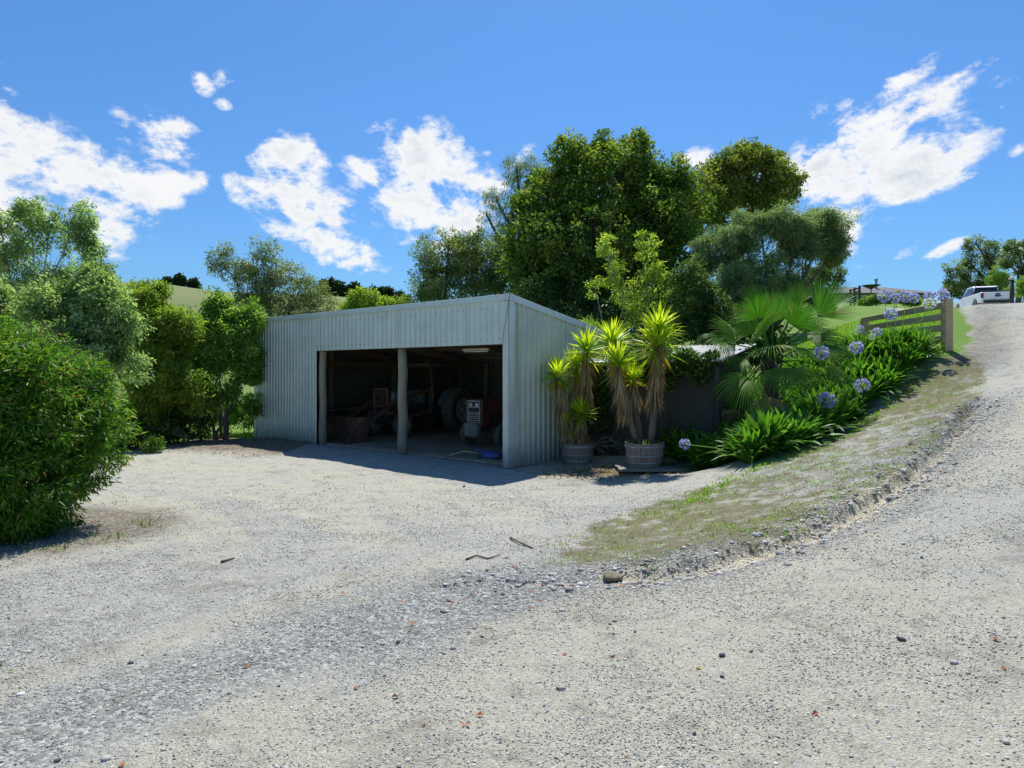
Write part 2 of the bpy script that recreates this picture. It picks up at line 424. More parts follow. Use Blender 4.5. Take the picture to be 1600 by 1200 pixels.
def woodmat(name, c0, c1, sc=14, axis=2, rough=.85):
    m, nt, out = newmat(name); n = N(nt); co = n.objco()
    mp = n.n('ShaderNodeMapping'); q = [1, 1, 1]; q[axis] = .08; mp.inputs['Scale'].default_value = q; n.L(co, mp.inputs[0])
    g = n.noise(mp.outputs[0], sc, 6, .65, .4); c = n.mix(g, c0, c1)
    k = n.ramp(n.noise(mp.outputs[0], sc*1.7, 3), [(.3, (1, 1, 1)), (.38, (0, 0, 0))])
    c = n.mix(n.math('MULTIPLY', k, .5), c, tuple(v*.35 for v in c0))
    bsdf(n, out, c, rough, 0, .25, n.bump(g, .5, .01)); return m
M['post'] = woodmat('grey_weathered_timber', (.20, .175, .125), (.40, .36, .27))
M['beam'] = woodmat('old_brown_timber', (.12, .08, .05), (.26, .19, .12), axis=0)
M['fence'] = woodmat('fence_timber', (.38, .27, .15), (.66, .50, .32), axis=0)
M['barrel'] = woodmat('grey_barrel_staves', (.17, .135, .115), (.34, .28, .24), sc=22)
M['hoop'] = plain('dull_barrel_hoop', (.36, .37, .37), .55, .4, var=.3, scale=12, dirt=(.2, .13, .09), dirtamt=.4)
M['plank'] = woodmat('weathered_plank', (.16, .145, .12), (.34, .31, .26), axis=0)
M['bark'] = plain('grey_brown_bark', (.13, .105, .08), .9, var=.5, scale=9, bump=.9, bscale=25, streak=True)
M['palebark'] = plain('pale_grey_bark', (.27, .25, .21), .85, var=.4, scale=8, bump=.6, bscale=20, streak=True)
M['rubber'] = plain('dusty_tyre_rubber', (.12, .11, .095), .85, var=.35, scale=9, dirt=(.20, .17, .13), dirtamt=.6)
M['rim'] = plain('grubby_wheel_rim', (.50, .48, .43), .6, .1, var=.3, scale=14, dirt=(.15, .11, .08), dirtamt=.5)
M['blue'] = plain('faded_blue_tractor_paint', (.12, .27, .36), .45, var=.3, scale=7, dirt=(.20, .15, .11), dirtamt=.5)
M['red'] = plain('faded_red_tractor_paint', (.19, .045, .04), .5, var=.25, scale=7, dirt=(.2, .12, .09), dirtamt=.4)
M['darkmetal'] = plain('greasy_dark_iron', (.075, .07, .062), .65, .3, var=.4, scale=12, dirt=(.2, .14, .1), dirtamt=.4)
M['rust'] = plain('rusty_steel', (.13, .07, .045), .85, .1, var=.4, scale=8, dirt=(.33, .22, .15), dirtamt=.5, bump=.4)
M['orange'] = plain('rusty_orange_paint', (.21, .11, .08), .6, var=.3, scale=9, dirt=(.22, .12, .08), dirtamt=.4)
M['yellow'] = plain('dull_yellow_paint', (.42, .34, .05), .6, var=.3, scale=7, dirt=(.2, .16, .08), dirtamt=.5)
M['white'] = plain('white_car_paint', (.86, .87, .88), .4, var=.05, scale=2)
M['lampwhite'] = plain('white_lamp_glass', (.82, .84, .85), .15, var=.04, scale=4)
M['black'] = plain('black_plastic', (.025, .025, .027), .5, var=.3, scale=9)
M['glass'] = plain('dark_window_glass', (.03, .04, .05), .06, var=.2, scale=3, spec=.8)
M['lightpipe'] = plain('pale_strip_lamp_casing', (.72, .66, .55), .5, var=.1)
M['bluepaint'] = plain('bright_blue_paint', (.04, .10, .36), .45, var=.3, scale=9)
M['slab'] = plain('dusty_concrete_floor', (.34, .28, .20), .9, var=.25, scale=3, bump=.3, bscale=30, dirt=(.16, .12, .09), dirtamt=.5)
M['shade'] = plain('black_shade_cloth', (.038, .042, .038), .85, var=.22, scale=5, bump=.6, bscale=60)
M['tail'] = plain('red_tail_lamp', (.30, .02, .02), .2, var=.2)
M['roofgrey'] = plain('grey_house_roof', (.10, .10, .105), .8, var=.15, scale=3)
M['housewhite'] = plain('cream_house_wall', (.62, .62, .58), .8, var=.08, scale=2)
M['darkwood'] = plain('dark_stained_wood', (.05, .042, .036), .8, var=.3, scale=5)
M['stone'] = plain('grey_river_stone', (.30, .30, .29), .85, var=.4, scale=18, bump=.5)
M['palestone'] = plain('pale_stone', (.42, .41, .38), .85, var=.2, scale=18, bump=.5)
M['darkstone'] = plain('dark_greywacke_stone', (.065, .07, .075), .8, var=.4, scale=18, bump=.5)
M['chrome'] = plain('bright_badge_metal', (.55, .56, .57), .3, .8, var=.1)
M['badge'] = plain('blue_badge_enamel', (.03, .07, .2), .3, var=.1)

def attrstone(name, stops):
    m, nt, out = newmat(name); n = N(nt); c = n.ramp(n.attr('v'), stops)
    c = n.mix(n.math('MULTIPLY', n.noise(n.objco(), 90, 3), .5), c, (.22, .215, .2))
    bsdf(n, out, c, .9, 0, .2); return m
M['gravel'] = attrstone('loose_gravel', [(0, (.13, .13, .13)), (.2, (.30, .30, .28)), (.6, (.50, .49, .45)), (1, (.75, .74, .68))])
# leaves
LG = dict
M['l_big'] = leafmat('broad_glossy_leaves', (.024, .048, .009), (.062, .108, .018), (.20, .23, .045), .38, .6, odd=(.26, .21, .05))
M['l_yel'] = leafmat('olive_gold_leaves', (.04, .066, .012), (.095, .12, .022), (.23, .235, .05), .38, .6, odd=(.26, .18, .05))
M['l_grey'] = leafmat('grey_green_fine_leaves', (.05, .085, .035), (.11, .155, .065), (.20, .25, .12), .4, .55, tcol=(1.3, 1.4, .8))
M['l_dark'] = leafmat('dark_green_leaves', (.02, .042, .01), (.042, .078, .018), (.09, .14, .035), .35, .45)
M['l_olive'] = leafmat('dull_olive_leaves', (.035, .06, .02), (.085, .115, .045), (.20, .23, .12), .4, .6, odd=(.15, .09, .04))
M['l_light'] = leafmat('pale_spring_leaves', (.07, .13, .02), (.14, .23, .04), (.28, .36, .08), .45, .42)
M['l_mid'] = leafmat('mid_green_leaves', (.045, .09, .016), (.085, .15, .028), (.19, .26, .055), .45, .45)
M['l_yg'] = leafmat('yellow_green_leaves', (.055, .095, .012), (.12, .165, .022), (.22, .26, .045), .45, .48)
M['l_pale'] = leafmat('silvery_green_leaves', (.065, .105, .04), (.14, .19, .085), (.30, .36, .20), .45, .55)
M['l_bamboo'] = leafmat('fresh_lance_leaves', (.025, .07, .010), (.06, .15, .014), (.17, .27, .03), .36, .4, odd=(.28, .19, .06))
M['l_aga'] = leafmat('glossy_strap_leaves', (.03, .085, .010), (.06, .15, .016), (.13, .26, .03), .36, .36, spec=.45)
M['l_palm'] = leafmat('fan_palm_leaves', (.06, .13, .02), (.125, .23, .035), (.22, .34, .07), .5, .36, odd=(.30, .24, .09))
M['l_yucca'] = leafmat('yellow_green_sword_leaves', (.09, .19, .012), (.22, .33, .02), (.42, .48, .04), .5, .38, tcol=(1.5, 1.5, .5), odd=(.45, .30, .05))
M['l_dead'] = leafmat('dry_straw_leaves', (.10, .07, .035), (.25, .18, .09), (.42, .34, .20), .25, .8, tcol=(1.2, 1.1, .8))
M['l_con'] = leafmat('dark_conifer_needles', (.012, .028, .010), (.025, .05, .018), (.05, .08, .03), .15, .6)
M['petal'] = leafmat('lavender_petals', (.20, .20, .56), (.36, .36, .74), (.60, .60, .88), .4, .5, tcol=(1.1, 1.1, 1.2))
M['petalw'] = leafmat('white_petals', (.45, .5, .36), (.7, .72, .6), (.85, .86, .78), .4, .5, tcol=(1.1, 1.1, 1.0))
M['grassb'] = leafmat('grass_blades', (.06, .13, .012), (.13, .25, .025), (.24, .36, .06), .45, .5, odd=(.36, .30, .12))
M['litter'] = leafmat('fallen_brown_leaves', (.10, .035, .015), (.24, .08, .03), (.40, .17, .07), .2, .6, tcol=(1.2, 1, .8), odd=(.45, .32, .08))
M['ivy'] = leafmat('ivy_leaves', (.02, .05, .01), (.045, .09, .02), (.10, .16, .05), .35, .35)
# ------------------------------------------------------------------ foliage tools
def nrm(a): return a/np.maximum(np.linalg.norm(a, axis=-1, keepdims=True), 1e-9)
def rdir(n): return nrm(RNG.normal(size=(n, 3)))
def kites(pos, axis, up, length, width, fold=.25):
    """one small folded leaf of 4 points per position"""
    n = len(pos); a = nrm(axis); w = nrm(np.cross(a, up)); nn = np.cross(w, a)
    L = np.reshape(length, (-1, 1)); Wd = np.reshape(width, (-1, 1))
    p0 = pos; pt = pos+a*L-nn*L*.08; m = pos+a*L*.45
    pl = m+w*Wd*.5+nn*Wd*fold; pr = m-w*Wd*.5+nn*Wd*fold
    v = np.stack([p0, pr, pt, pl], 1).reshape(-1, 3)
    i = np.arange(n)[:, None]*4
    f = np.concatenate([i+np.array([[0, 1, 2]]), i+np.array([[0, 2, 3]])], 0)
    return v, f
def blades(base, d, length, width, droop, nseg=4, twist=None, prof=None, upv=(0, 0, 1)):
    n = len(base); d = nrm(d); L = np.reshape(length, (-1, 1)); Wd = np.reshape(width, (-1, 1)); Dp = np.reshape(droop, (-1, 1))
    side = np.cross(d, np.array([upv])); bad = np.linalg.norm(side, axis=1) < .05; side[bad] = rdir(int(bad.sum())) if bad.any() else side[bad]
    side = nrm(side)
    if twist is not None:
        k = np.cross(side, d); side = nrm(side*np.cos(twist)[:, None]+k*np.sin(twist)[:, None])
    vs = []
    for j in range(nseg+1):
        u = j/nseg
        c = base+d*L*u+np.array([[0, 0, -1]])*Dp*L*u*u
        w = (prof(u) if prof else (math.sin(math.pi*min(1, .18+.82*u))**.6 if u < 1 else 0))
        w = max(w, .04)
        vs += [c+side*Wd*.5*w, c-side*Wd*.5*w]
    v = np.stack(vs, 1).reshape(-1, 3); k = 2*(nseg+1)
    i = np.arange(n)[:, None]*k
    f = np.concatenate([i+np.array([[2*j, 2*j+1, 2*j+3, 2*j+2]]) for j in range(nseg)], 0)
    return v, f, k
def clump_cloud(lobes, nclump, clump_r, leaves, shell=.5, flat=.75):
    """leaf positions grouped in tufts through the crown volume"""
    vol = np.array([l[3]*l[4]*l[5] for l in lobes])**.72; pr = vol/vol.sum()
    which = RNG.choice(len(lobes), nclump, p=pr); L = np.array(lobes)[which]
    d = rdir(nclump); rad = RNG.uniform(shell**2, 1.0, nclump)**.5
    rad *= 1+.16*(RNG.random(nclump)-.35)
    cc = L[:, :3]+d*L[:, 3:6]*rad[:, None]
    cr = clump_r*RNG.uniform(.55, 1.35, nclump)
    ci = np.repeat(np.arange(nclump), leaves)
    off = rdir(len(ci))*(RNG.random(len(ci))**.45)[:, None]*cr[ci][:, None]*np.array([[1, 1, flat]])
    pos = cc[ci]+off
    return cc, ci, pos, nrm(off+d[ci]*cr[ci][:, None]*.6)
def limbs(mb, base, lobes, cc, r0, fork=.35, nseg=8, stems=1, tw=26, lean=.0, spread=.3):
    """trunk, limbs to each lobe, twigs to some of the tufts"""
    base = np.array(base, float); lo = np.array(lobes)
    cen = lo[:, :3].mean(0); top = lo[:, 2].max(); starts = []
    for s in range(stems):
        a = 2*math.pi*s/max(stems, 1)+.7; ofs = np.array([math.cos(a), math.sin(a), 0])*(r0*1.5 if stems > 1 else 0)
        mid = base+ofs+(np.array([cen[0], cen[1], base[2]+(lo[:, 2].min()-base[2])*.9])-base)*fork/.5*.5
        mid = base+ofs*2.2+np.array([(cen[0]-base[0])*fork, (cen[1]-base[1])*fork, max(.4, (cen[2]-base[2])*fork*1.3)])+RNG.normal(size=3)*.06
        r = r0/(stems**.45)
        mb.tube([base+ofs-np.array([0, 0, .15]), base+ofs*1.2+np.array([0, 0, .25]), (base+ofs+mid)/2+RNG.normal(size=3)*.05, mid], [r*1.35, r, r*.85, r*.7], nseg)
        starts.append((mid, r*.7))
    ends = []
    for i, l in enumerate(lo):
        m0, r = starts[i % len(starts)]
        c = l[:3]; q = m0+(c-m0)*.5+RNG.normal(size=3)*np.linalg.norm(c-m0)*.07
        tip = c+np.array([0, 0, l[5]*.55])
        mb.tube([m0, q, c, tip], [r*.75, r*.5, r*.32, r*.12], 6)
        ends.append((m0, q, c, tip, r))
    if len(cc):
        pick = RNG.choice(len(cc), min(tw*len(lo), len(cc)), replace=False)
        for k in pick:
            p = cc[k]; j = int(np.argmin([np.linalg.norm((p-l[:3])/l[3:6]) for l in lo])); m0, q, c, tip, r = ends[j]
            u = random.random(); s0 = q+(c-q)*u if random.random() < .5 else c+(tip-c)*u*.7
            md = (s0+p)/2+RNG.normal(size=3)*.12*np.linalg.norm(p-s0)
            mb.tube([s0, md, p], [r*.2, r*.12, r*.04], 4, False)
def leafcrown(name, parent, mat, pos, out, ci, length, width, droop=.3, upb=.8, rnd=.9, vbias=0.0, spread=.28):
    n = len(pos); axis = nrm(out*.8+rdir(n)*rnd+np.array([[0, 0, -droop]]))
    up = nrm(rdir(n)*.9+np.array([[0, 0, upb]])+out*.35)
    Ls = length*RNG.uniform(.6, 1.25, n); Ws = width*RNG.uniform(.7, 1.2, n)
    v, f = kites(pos, axis, up, Ls, Ws)
    cv = RNG.random(ci.max()+1)
    val = np.clip(.45+(cv[ci]-.5)*.75+RNG.normal(size=n)*spread+vbias, 0, 1)
    return np_mesh(name, v, [f], mat, parent, {'v': np.repeat(val, 4)})
def lobes_px(lst):
    """(px,py,depth,rx px,ry px[,rdepth m]) -> metres"""
    o = []
    for l in lst:
        c = P(l[0], l[1], l[2]); k = l[2]/F; rx, rz = l[3]*k, l[4]*k
        o.append((c[0], c[1], c[2], rx, l[5] if len(l) > 5 else (rx+rz)/2*.9, rz))
    return o
def tree(name, label, group, basepx, lobes, nclump, cr, leaves, ll, lw, mat, bark, r0, cat='tree', stems=1, fork=.3, tw=14, droop=.3, shell=.45, flat=.75, vbias=0, spread=.2, upb=.8, ragged=6, plume=0):
    bx, by = (basepx[0]-800)/F*basepx[1], basepx[1]; bz = GZ(bx, by)
    root = empty(name, (bx, by, bz), 0, label, cat, group)
    lo = [(l[0]-bx, l[1]-by, l[2]-bz, l[3], l[4], l[5]) for l in lobes_px(lobes)]
    lo0 = list(lo)
    if plume:
        lo = []
        for l in lo0:
            for j in range(plume):
                a = random.uniform(0, 6.28); q = random.random()**.5*.72
                lo.append((l[0]+math.cos(a)*q*l[3], l[1]+math.sin(a)*q*l[4], l[2]+random.uniform(-.35, .42)*l[5], l[3]*random.uniform(.28, .42), l[4]*random.uniform(.28, .42), l[5]*random.uniform(.45, .72)))
    for k in range(len(lo0)*ragged):   # side shoots that break up the outline
        l = lo[k % len(lo0)] if not plume else lo[random.randrange(len(lo0)*plume)]; dd = np.array([random.gauss(0, 1), random.gauss(0, 1), abs(random.gauss(.2, .9))]); dd /= np.linalg.norm(dd); m_ = (lo0[k % len(lo0)][3]+lo0[k % len(lo0)][5])/2; u = random.uniform(.16, .34)
        lo.append((l[0]+dd[0]*l[3]*1.05, l[1]+dd[1]*l[4]*1.05, l[2]+dd[2]*l[5]*1.05, m_*u*.8, m_*u*.8, m_*u*1.25))
    cc, ci, pos, out = clump_cloud(lo, int(nclump*1.25), cr*.86, int(leaves*.92), shell, flat)
    leafcrown('crown', root, mat, pos, out, ci, ll, lw, droop, upb, vbias=vbias, spread=spread)
    mb = MB(); limbs(mb, (0, 0, 0), lo0, cc, r0, fork, 8, stems, tw); mb.build('trunk', bark, root)
    return root

# ------------------------------------------------------------------ ground sheet
def build_ground():
    aF = np.arange(-52, 52.01, .16); aB = np.concatenate([np.arange(54, 308, 3.0)])
    ang = np.radians(np.concatenate([aF, aB])); na = len(ang)
    r = [.35]
    while r[-1] < 30: r.append(r[-1]*1.0085+.003)
    while r[-1] < 900: r.append(r[-1]*1.03)
    r = np.array(r); nr = len(r)
    Rr, Aa = np.meshgrid(r, ang, indexing='ij')
    x = (Rr*np.sin(Aa)).ravel(); y = (Rr*np.cos(Aa)).ravel()
    x = np.append(x, 0); y = np.append(y, 0)
    z = gz(x, y)
    rr = np.hypot(x, y)
    wob = (fbm(x*1.3, y*1.3, 4, 41)-.5)
    # what covers the ground, as soft masks fixed to the place
    dm = poly_sd(x, y, mound)+wob*.5
    p = (x-CX)*TD[0]+(y-CY)*TD[1]; q = (x-CX)*SD[0]+(y-CY)*SD[1]
    inmound = 1-sstep(-.25, .25, dm)
    along = sstep(1.2, 4.5, x)
    moss = inmound*(.86-.30*sstep(2.0, 4.2, x)*(1-sstep(6.0, 8, x)))
    bd, bs = polyseg_d(x, y, bedline); verge = np.exp(-((bd+wob*.3)/.5)**2)*np.where(x > 3.0, 1, .2)
    moss = np.clip(moss+verge*.5, 0, 1)
    gd, gs = polyseg_d(x, y, gully); gdd = gd+wob*.5
    clay = 1.3*np.exp(-(gdd/.24)**2)*sstep(.5, 1.0, x)*(1-sstep(3.6, 5.6, x))+.7*np.exp(-(gdd/.10)**2)*sstep(3.0, 4.5, x)*(1-sstep(6, 8, x))
    streak = fbm((x-y*.75)*1.5+fbm(x*.8, y*.8, 3, 91)*.9, (x*.75+y)*.22, 4, 90)
    yard = fbm(np.hypot(x+8.6, y-4.0)*1.7, np.arctan2(y-4, x+8.6)*1.5, 4, 95)
    mixm = sstep(5.5, 8.5, y)*(1-sstep(-1, 1.5, x)); streak = streak*(1-mixm)+yard*mixm
    coarse = np.clip(np.exp(-(np.abs(gdd-.1)/.55)**2)*1.1+.75*np.exp(-((np.hypot(x+.6, y-4.8))/1.25)**2), 0, 1)
    coarse = np.clip(coarse+.55*np.clip((.47-streak)*3.5, 0, 1)*(1-sstep(9, 14, rr))+.45*np.exp(-((x+3.2)/1.6)**2-((y-3.4)/1.4)**2)+0*x, 0, 1)
    coarse = np.clip(coarse+inmound*.35*sstep(2.2, 4, x), 0, 1)
    trk = np.zeros_like(x)
    for rad_ in (6.2, 7.75, 5.1, 6.6, 8.3):
        rr_ = np.abs(np.hypot(x+8.6+.3*(rad_ > 8), y-4.0)-rad_+.15*np.sin(x*1.3+rad_)); trk = np.maximum(trk, np.exp(-(rr_/.13)**2)*sstep(6.5, 8, y)*(1-sstep(11, 12.3, y))*(x > -6.5))
    for pl_ in ([(430, 1195), (760, 1055), (1060, 950), (1300, 868), (1470, 790), (1570, 700)], [(760, 1195), (1010, 1080), (1280, 965), (1480, 870), (1595, 760)], [(1180, 1195), (1420, 1060), (1598, 940)]):
        td_, _q = polyseg_d(x, y, W2(pl_)); trk = np.maximum(trk, np.exp(-((td_+.12*wob)/.22)**2)*.8)
    trk = trk*np.clip(.25+1.5*fbm(x*1.1, y*1.1, 3, 66), 0, 1)
    coarse = np.clip(coarse-trk*.7, 0, 1)
    sand = np.clip(.75*trk+.02+2.2*(streak-.47)+.55*np.exp(-((x-1.6)/1.6)**2-((y-3.6)/1.1)**2)+.75*np.exp(-((x+3.4)/2.2)**2-((y-9)/2.2)**2)+.5*np.exp(-((x+.6)/1.8)**2-((y-2.7)/.8)**2)+.2, 0, 1)
    # leaf mulch under the trees on the left and by the tubs
    leftedge = x*.766+y*.643  # grows toward the right/back
    bank = sstep(13.6, 14.5, y+wob*1.0)*(1-sstep(-5.6, -5.0, x+.0))*(1-sstep(-.2, .5, q+0*wob)*0)
    ml = np.where((p > 9.4+wob), sstep(-1.2, -.3, q+1.1+wob), 0)
    ml = np.maximum(ml, sstep(15.2, 16.2, y+wob*1.5+(x+7)*.25)*(x < -5.3))
    potm = np.exp(-((x-1.9)/1.1)**2-((y-12.7)/.8)**2)
    mulch = np.clip(ml+potm*.9, 0, 1)
    hx = poly_sd(x, y, [(-9.5, 9.2), (-4.7, 9.2), (-4.3, 8.0), (-4.6, 6.8), (-5.6, 6.3), (-9.5, 5.8)]); mulch = np.maximum(mulch, (1-sstep(-.2, .35, hx+wob*.9))*.8)
    # grass: field behind left trees, lawn on the right bank
    gL = sstep(17.2, 18.6, y+(x+7)*.35+wob*2)*(p > 10.2)
    behind = sstep(8.2, 9.5, q+wob)
    LWL = W2([(1488, 556), (1508, 530), (1509, 505), (1498, 484)])+[(19.5, 30), (24, 40), (30, 60)]
    lawnline = polyseg_d(x, y, LWL)
    roadleft = lawnline[1] > 0
    lawn = np.where((((y > 14.6) & (x > 8.8)) | ((y > 16.0) & (x > 5.2))) & roadleft, 1.0, 0)
    lawn = np.maximum(lawn, np.where((y > 14.6) & (~roadleft), 1-sstep(.0, .22, lawnline[0]+wob*.5), 0))
    bedback = ((x > 3.9) & (bs > 0) & (y > 12) & roadleft & (y < 18.5)).astype(float)
    farm = sstep(34, 44, rr)*(1-((x/np.maximum(y, 1) > .5) & (x/np.maximum(y, 1) < 1.0) & (rr < 64) & ~roadleft)*1.0)
    grass = np.clip(np.maximum.reduce([gL, behind*(rr > 10)*roadleft, lawn, bedback*.35, farm]), 0, 1)
    mulch = np.clip(mulch+bedback*.8, 0, 1)*(1-lawn)
    moss = moss*(1-lawn); nearv = 1-sstep(18, 23, y); moss = np.maximum(moss, np.where(~roadleft & (y > 13.5), np.exp(-((lawnline[0]-.3)/.35)**2)*.6*nearv, 0))
    coarse = np.maximum(coarse, np.where(~roadleft & (y > 13), np.exp(-((lawnline[0]-.8)/.7)**2)*.9, 0))
    mulch = np.clip(mulch+np.where(~roadleft & (y > 12.5), np.exp(-((lawnline[0]-.5)/.45)**2)*.45*nearv, 0), 0, 1)
    z = z+np.where(ml > 0, ml*.10*(fbm(x*2, y*2, 3, 77)), 0)*(rr < 30)
    attrs = dict(coarse=coarse, sand=sand, moss=moss, mulch=mulch, grass=grass, clay=clay)
    i = np.arange(nr-1)[:, None]*na; j = np.arange(na)[None]; j2 = (j+1) % na
    quads = np.stack([i+j, i+na+j, i+na+j2, i+j2], 2).reshape(-1, 4)[:, ::-1]
    ctr = len(x)-1; tri = np.stack([np.arange(na), (np.arange(na)+1) % na, np.full(na, ctr)], 1)[:, ::-1]
    V = np.stack([x, y, z], 1)
    # split into named sheets that share their borders
    gq = grass[quads].mean(1); cen = V[quads].mean(1); crr = np.hypot(cen[:, 0], cen[:, 1])
    isfar = crr > 75
    right = cen[:, 0] > .42*cen[:, 1]
    sets = [('gravel_drive', (gq < .5) & ~isfar), ('lawn', (gq >= .5) & ~isfar & right), ('paddock', (gq >= .5) & ~isfar & ~right), ('hills', isfar)]
    for nm, msk in sets:
        fs = quads[msk]; used = np.unique(fs)
        tr = tri if nm == 'gravel_drive' else None
        if tr is not None: used = np.unique(np.concatenate([used, tr.ravel()]))
        mp = np.zeros(len(V), dtype=np.int64); mp[used] = np.arange(len(used))
        fl = [mp[fs]] + ([mp[tr]] if tr is not None else [])
        o = np_mesh(nm, V[used], fl, M['ground'], None, {k: v[used] for k, v in attrs.items()}, True)
        tag(o, None, None, None, 'structure')
build_ground()

def icos():
    t = (1+5**.5)/2; v = np.array([(-1, t, 0), (1, t, 0), (-1, -t, 0), (1, -t, 0), (0, -1, t), (0, 1, t), (0, -1, -t), (0, 1, -t), (t, 0, -1), (t, 0, 1), (-t, 0, -1), (-t, 0, 1)], float)
    f = np.array([(0, 11, 5), (0, 5, 1), (0, 1, 7), (0, 7, 10), (0, 10, 11), (1, 5, 9), (5, 11, 4), (11, 10, 2), (10, 7, 6), (7, 1, 8), (3, 9, 4), (3, 4, 2), (3, 2, 6), (3, 6, 8), (3, 8, 9), (4, 9, 5), (2, 4, 11), (6, 2, 10), (8, 6, 7), (9, 8, 1)])
    return nrm(v), f
def stones(xy, size):
    n = len(xy); bv, bf = icos()
    v = bv[None]*(1+RNG.normal(size=(n, 12, 1))*.17)
    sc = np.stack([RNG.uniform(.7, 1.3, n), RNG.uniform(.6, 1.1, n), RNG.uniform(.35, .75, n)], 1)*size[:, None]
    v = v*sc[:, None]
    a = RNG.uniform(0, 6.28, n); c, s = np.cos(a), np.sin(a)
    x = v[..., 0]*c[:, None]-v[..., 1]*s[:, None]; y = v[..., 0]*s[:, None]+v[..., 1]*c[:, None]
    z = gz(xy[:, 0], xy[:, 1])+sc[:, 2]*.25
    V = np.stack([x+xy[:, :1], y+xy[:, 1:], v[..., 2]+z[:, None]], 2).reshape(-1, 3)
    Fc = (np.arange(n)[:, None, None]*12+bf[None]).reshape(-1, 3)
    return V, Fc
def gravel():
    n = 230000; th = RNG.uniform(-.80, .80, n); r = 1.9+RNG.random(n)**1.25*15
    x = r*np.sin(th); y = r*np.cos(th)
    gd, gs = polyseg_d(x, y, gully); gd = gd+(fbm(x*2, y*2, 3, 8)-.5)*.5
    pr = .10+.95*np.exp(-(np.abs(gd-.12)/.42)**2)+.7*np.exp(-(np.hypot(x+.7, y-4.7)/1.1)**2)
    pr *= .35+1.3*fbm(x*.9, y*.9, 4, 61)
    bd, bs = polyseg_d(x, y, bedline); pr = np.where((bs > 0) & (x > 3.8) & (y > 12), 0, pr)
    p = (x-CX)*TD[0]+(y-CY)*TD[1]; q = (x-CX)*SD[0]+(y-CY)*SD[1]
    pr = np.where((p > -.3) & (p < 10) & (q > -.15), 0, pr)
    dm = poly_sd(x, y, mound); pr = np.where(dm < -.3, pr*.3+.1*sstep(2.5, 4, x), pr)
    pr = np.where((q > 0) & (p < 0) & (y > 13.2) & (x < 9), 0, pr)
    k = RNG.random(n) < pr*.42
    x, y, gd = x[k], y[k], gd[k]; n = len(x)
    sz = .004+.008*RNG.random(n)**3+np.where(RNG.random(n) < .10*np.exp(-(gd/.5)**2), RNG.random(n)*.022, 0)+np.where(RNG.random(n) < .006, RNG.random(n)*.018, 0)
    sz = sz+np.where(RNG.random(n) < .18*np.exp(-(gd/.3)**2), .004+RNG.random(n)*.016, 0); sz = sz*(.75+.05*np.hypot(x, y))
    V, Fc = stones(np.stack([x, y], 1), sz)
    # fine chips as small octahedra
    m_ = 560000; th = RNG.uniform(-.78, .78, m_); r = 1.75+RNG.random(m_)**1.35*13; a, b = r*np.sin(th), r*np.cos(th)
    kk = RNG.random(m_) < (.10+.75*np.clip(fbm(a*1.7, b*1.7, 4, 71)*2.6-.95, 0, 1))*.62*(1-sstep(7.5, 14, r))
    gd2, _g = polyseg_d(a, b, gully); kk |= (RNG.random(m_) < np.exp(-(gd2/.5)**2)*.8)
    bad = (poly_sd(a, b, mound) < -.25) & (RNG.random(m_) < .8); kk &= ~bad
    a, b = a[kk], b[kk]; k2 = len(a); s2 = (.0022+.0042*RNG.random(k2)**2)*(.7+.09*np.hypot(a, b)); ov = np.array([(1, 0, 0), (-1, 0, 0), (0, 1, 0), (0, -1, 0), (0, 0, 1), (0, 0, -1)], float)
    of = np.array([(0, 2, 4), (2, 1, 4), (1, 3, 4), (3, 0, 4), (2, 0, 5), (1, 2, 5), (3, 1, 5), (0, 3, 5)])
    v2 = ov[None]*np.stack([RNG.uniform(.8, 1.5, k2), RNG.uniform(.7, 1.1, k2), RNG.uniform(.5, .9, k2)], 1)[:, None]*s2[:, None, None]; v2 = v2+RNG.normal(size=v2.shape)*s2[:, None, None]*.22
    g_ = RNG.uniform(0, 6.28, k2); c_, s_ = np.cos(g_)[:, None], np.sin(g_)[:, None]; zz = gz(a, b)+s2*.3
    v2 = np.stack([v2[..., 0]*c_-v2[..., 1]*s_+a[:, None], v2[..., 0]*s_+v2[..., 1]*c_+b[:, None], v2[..., 2]+zz[:, None]], 2).reshape(-1, 3)
    f2 = (np.arange(k2)[:, None, None]*6+of[None]).reshape(-1, 3)+len(V); print('chips', k2)
    o = np_mesh('gravel', np.concatenate([V, v2]), [Fc, f2], M['gravel'], None, {'v': np.concatenate([np.repeat(RNG.random(n), 12), np.repeat(RNG.random(k2), 6)])})
    tag(o, 'loose grey gravel scattered over the drive and along the washout', 'gravel', None, 'stuff')
    print('gravel', n)
gravel()
# single stones that stand out
def one_stone(px, py, size, mat, label, group=None, jit=.16):
    p = onG(px, py); bm_v, bm_f = icos()
    v = bm_v*(1+RNG.normal(size=(12, 1))*jit)*np.array([[1, .75, .55]])*size
    a = RNG.uniform(0, 6.28); c, s = math.cos(a), math.sin(a)
    v = np.stack([v[:, 0]*c-v[:, 1]*s, v[:, 0]*s+v[:, 1]*c, v[:, 2]], 1)
    o = np_mesh('stone', v, [bm_f], mat); o.location = (p[0], p[1], p[2]+size*.3)
    sb = o.modifiers.new('sub', 'SUBSURF'); sb.levels = 1; sb.render_levels = 1
    tag(o, label, 'stone', group or 'stones lying on the drive')
GS = 'small dark stone lying loose on the pale gravel'
for px, py, s in ((1408, 1000, .030), (1128, 1024, .028), (622, 1006, .022), (725, 762, .04), (1128, 1056, .016), (992, 988, .014), (436, 1072, .014), (1085, 1150, .016), (90, 1187, .02), (1440, 870, .02)):
    one_stone(px, py, s, M['darkstone'], GS, 'dark stones on the gravel')
GW = 'pale stone half set in the gravel'
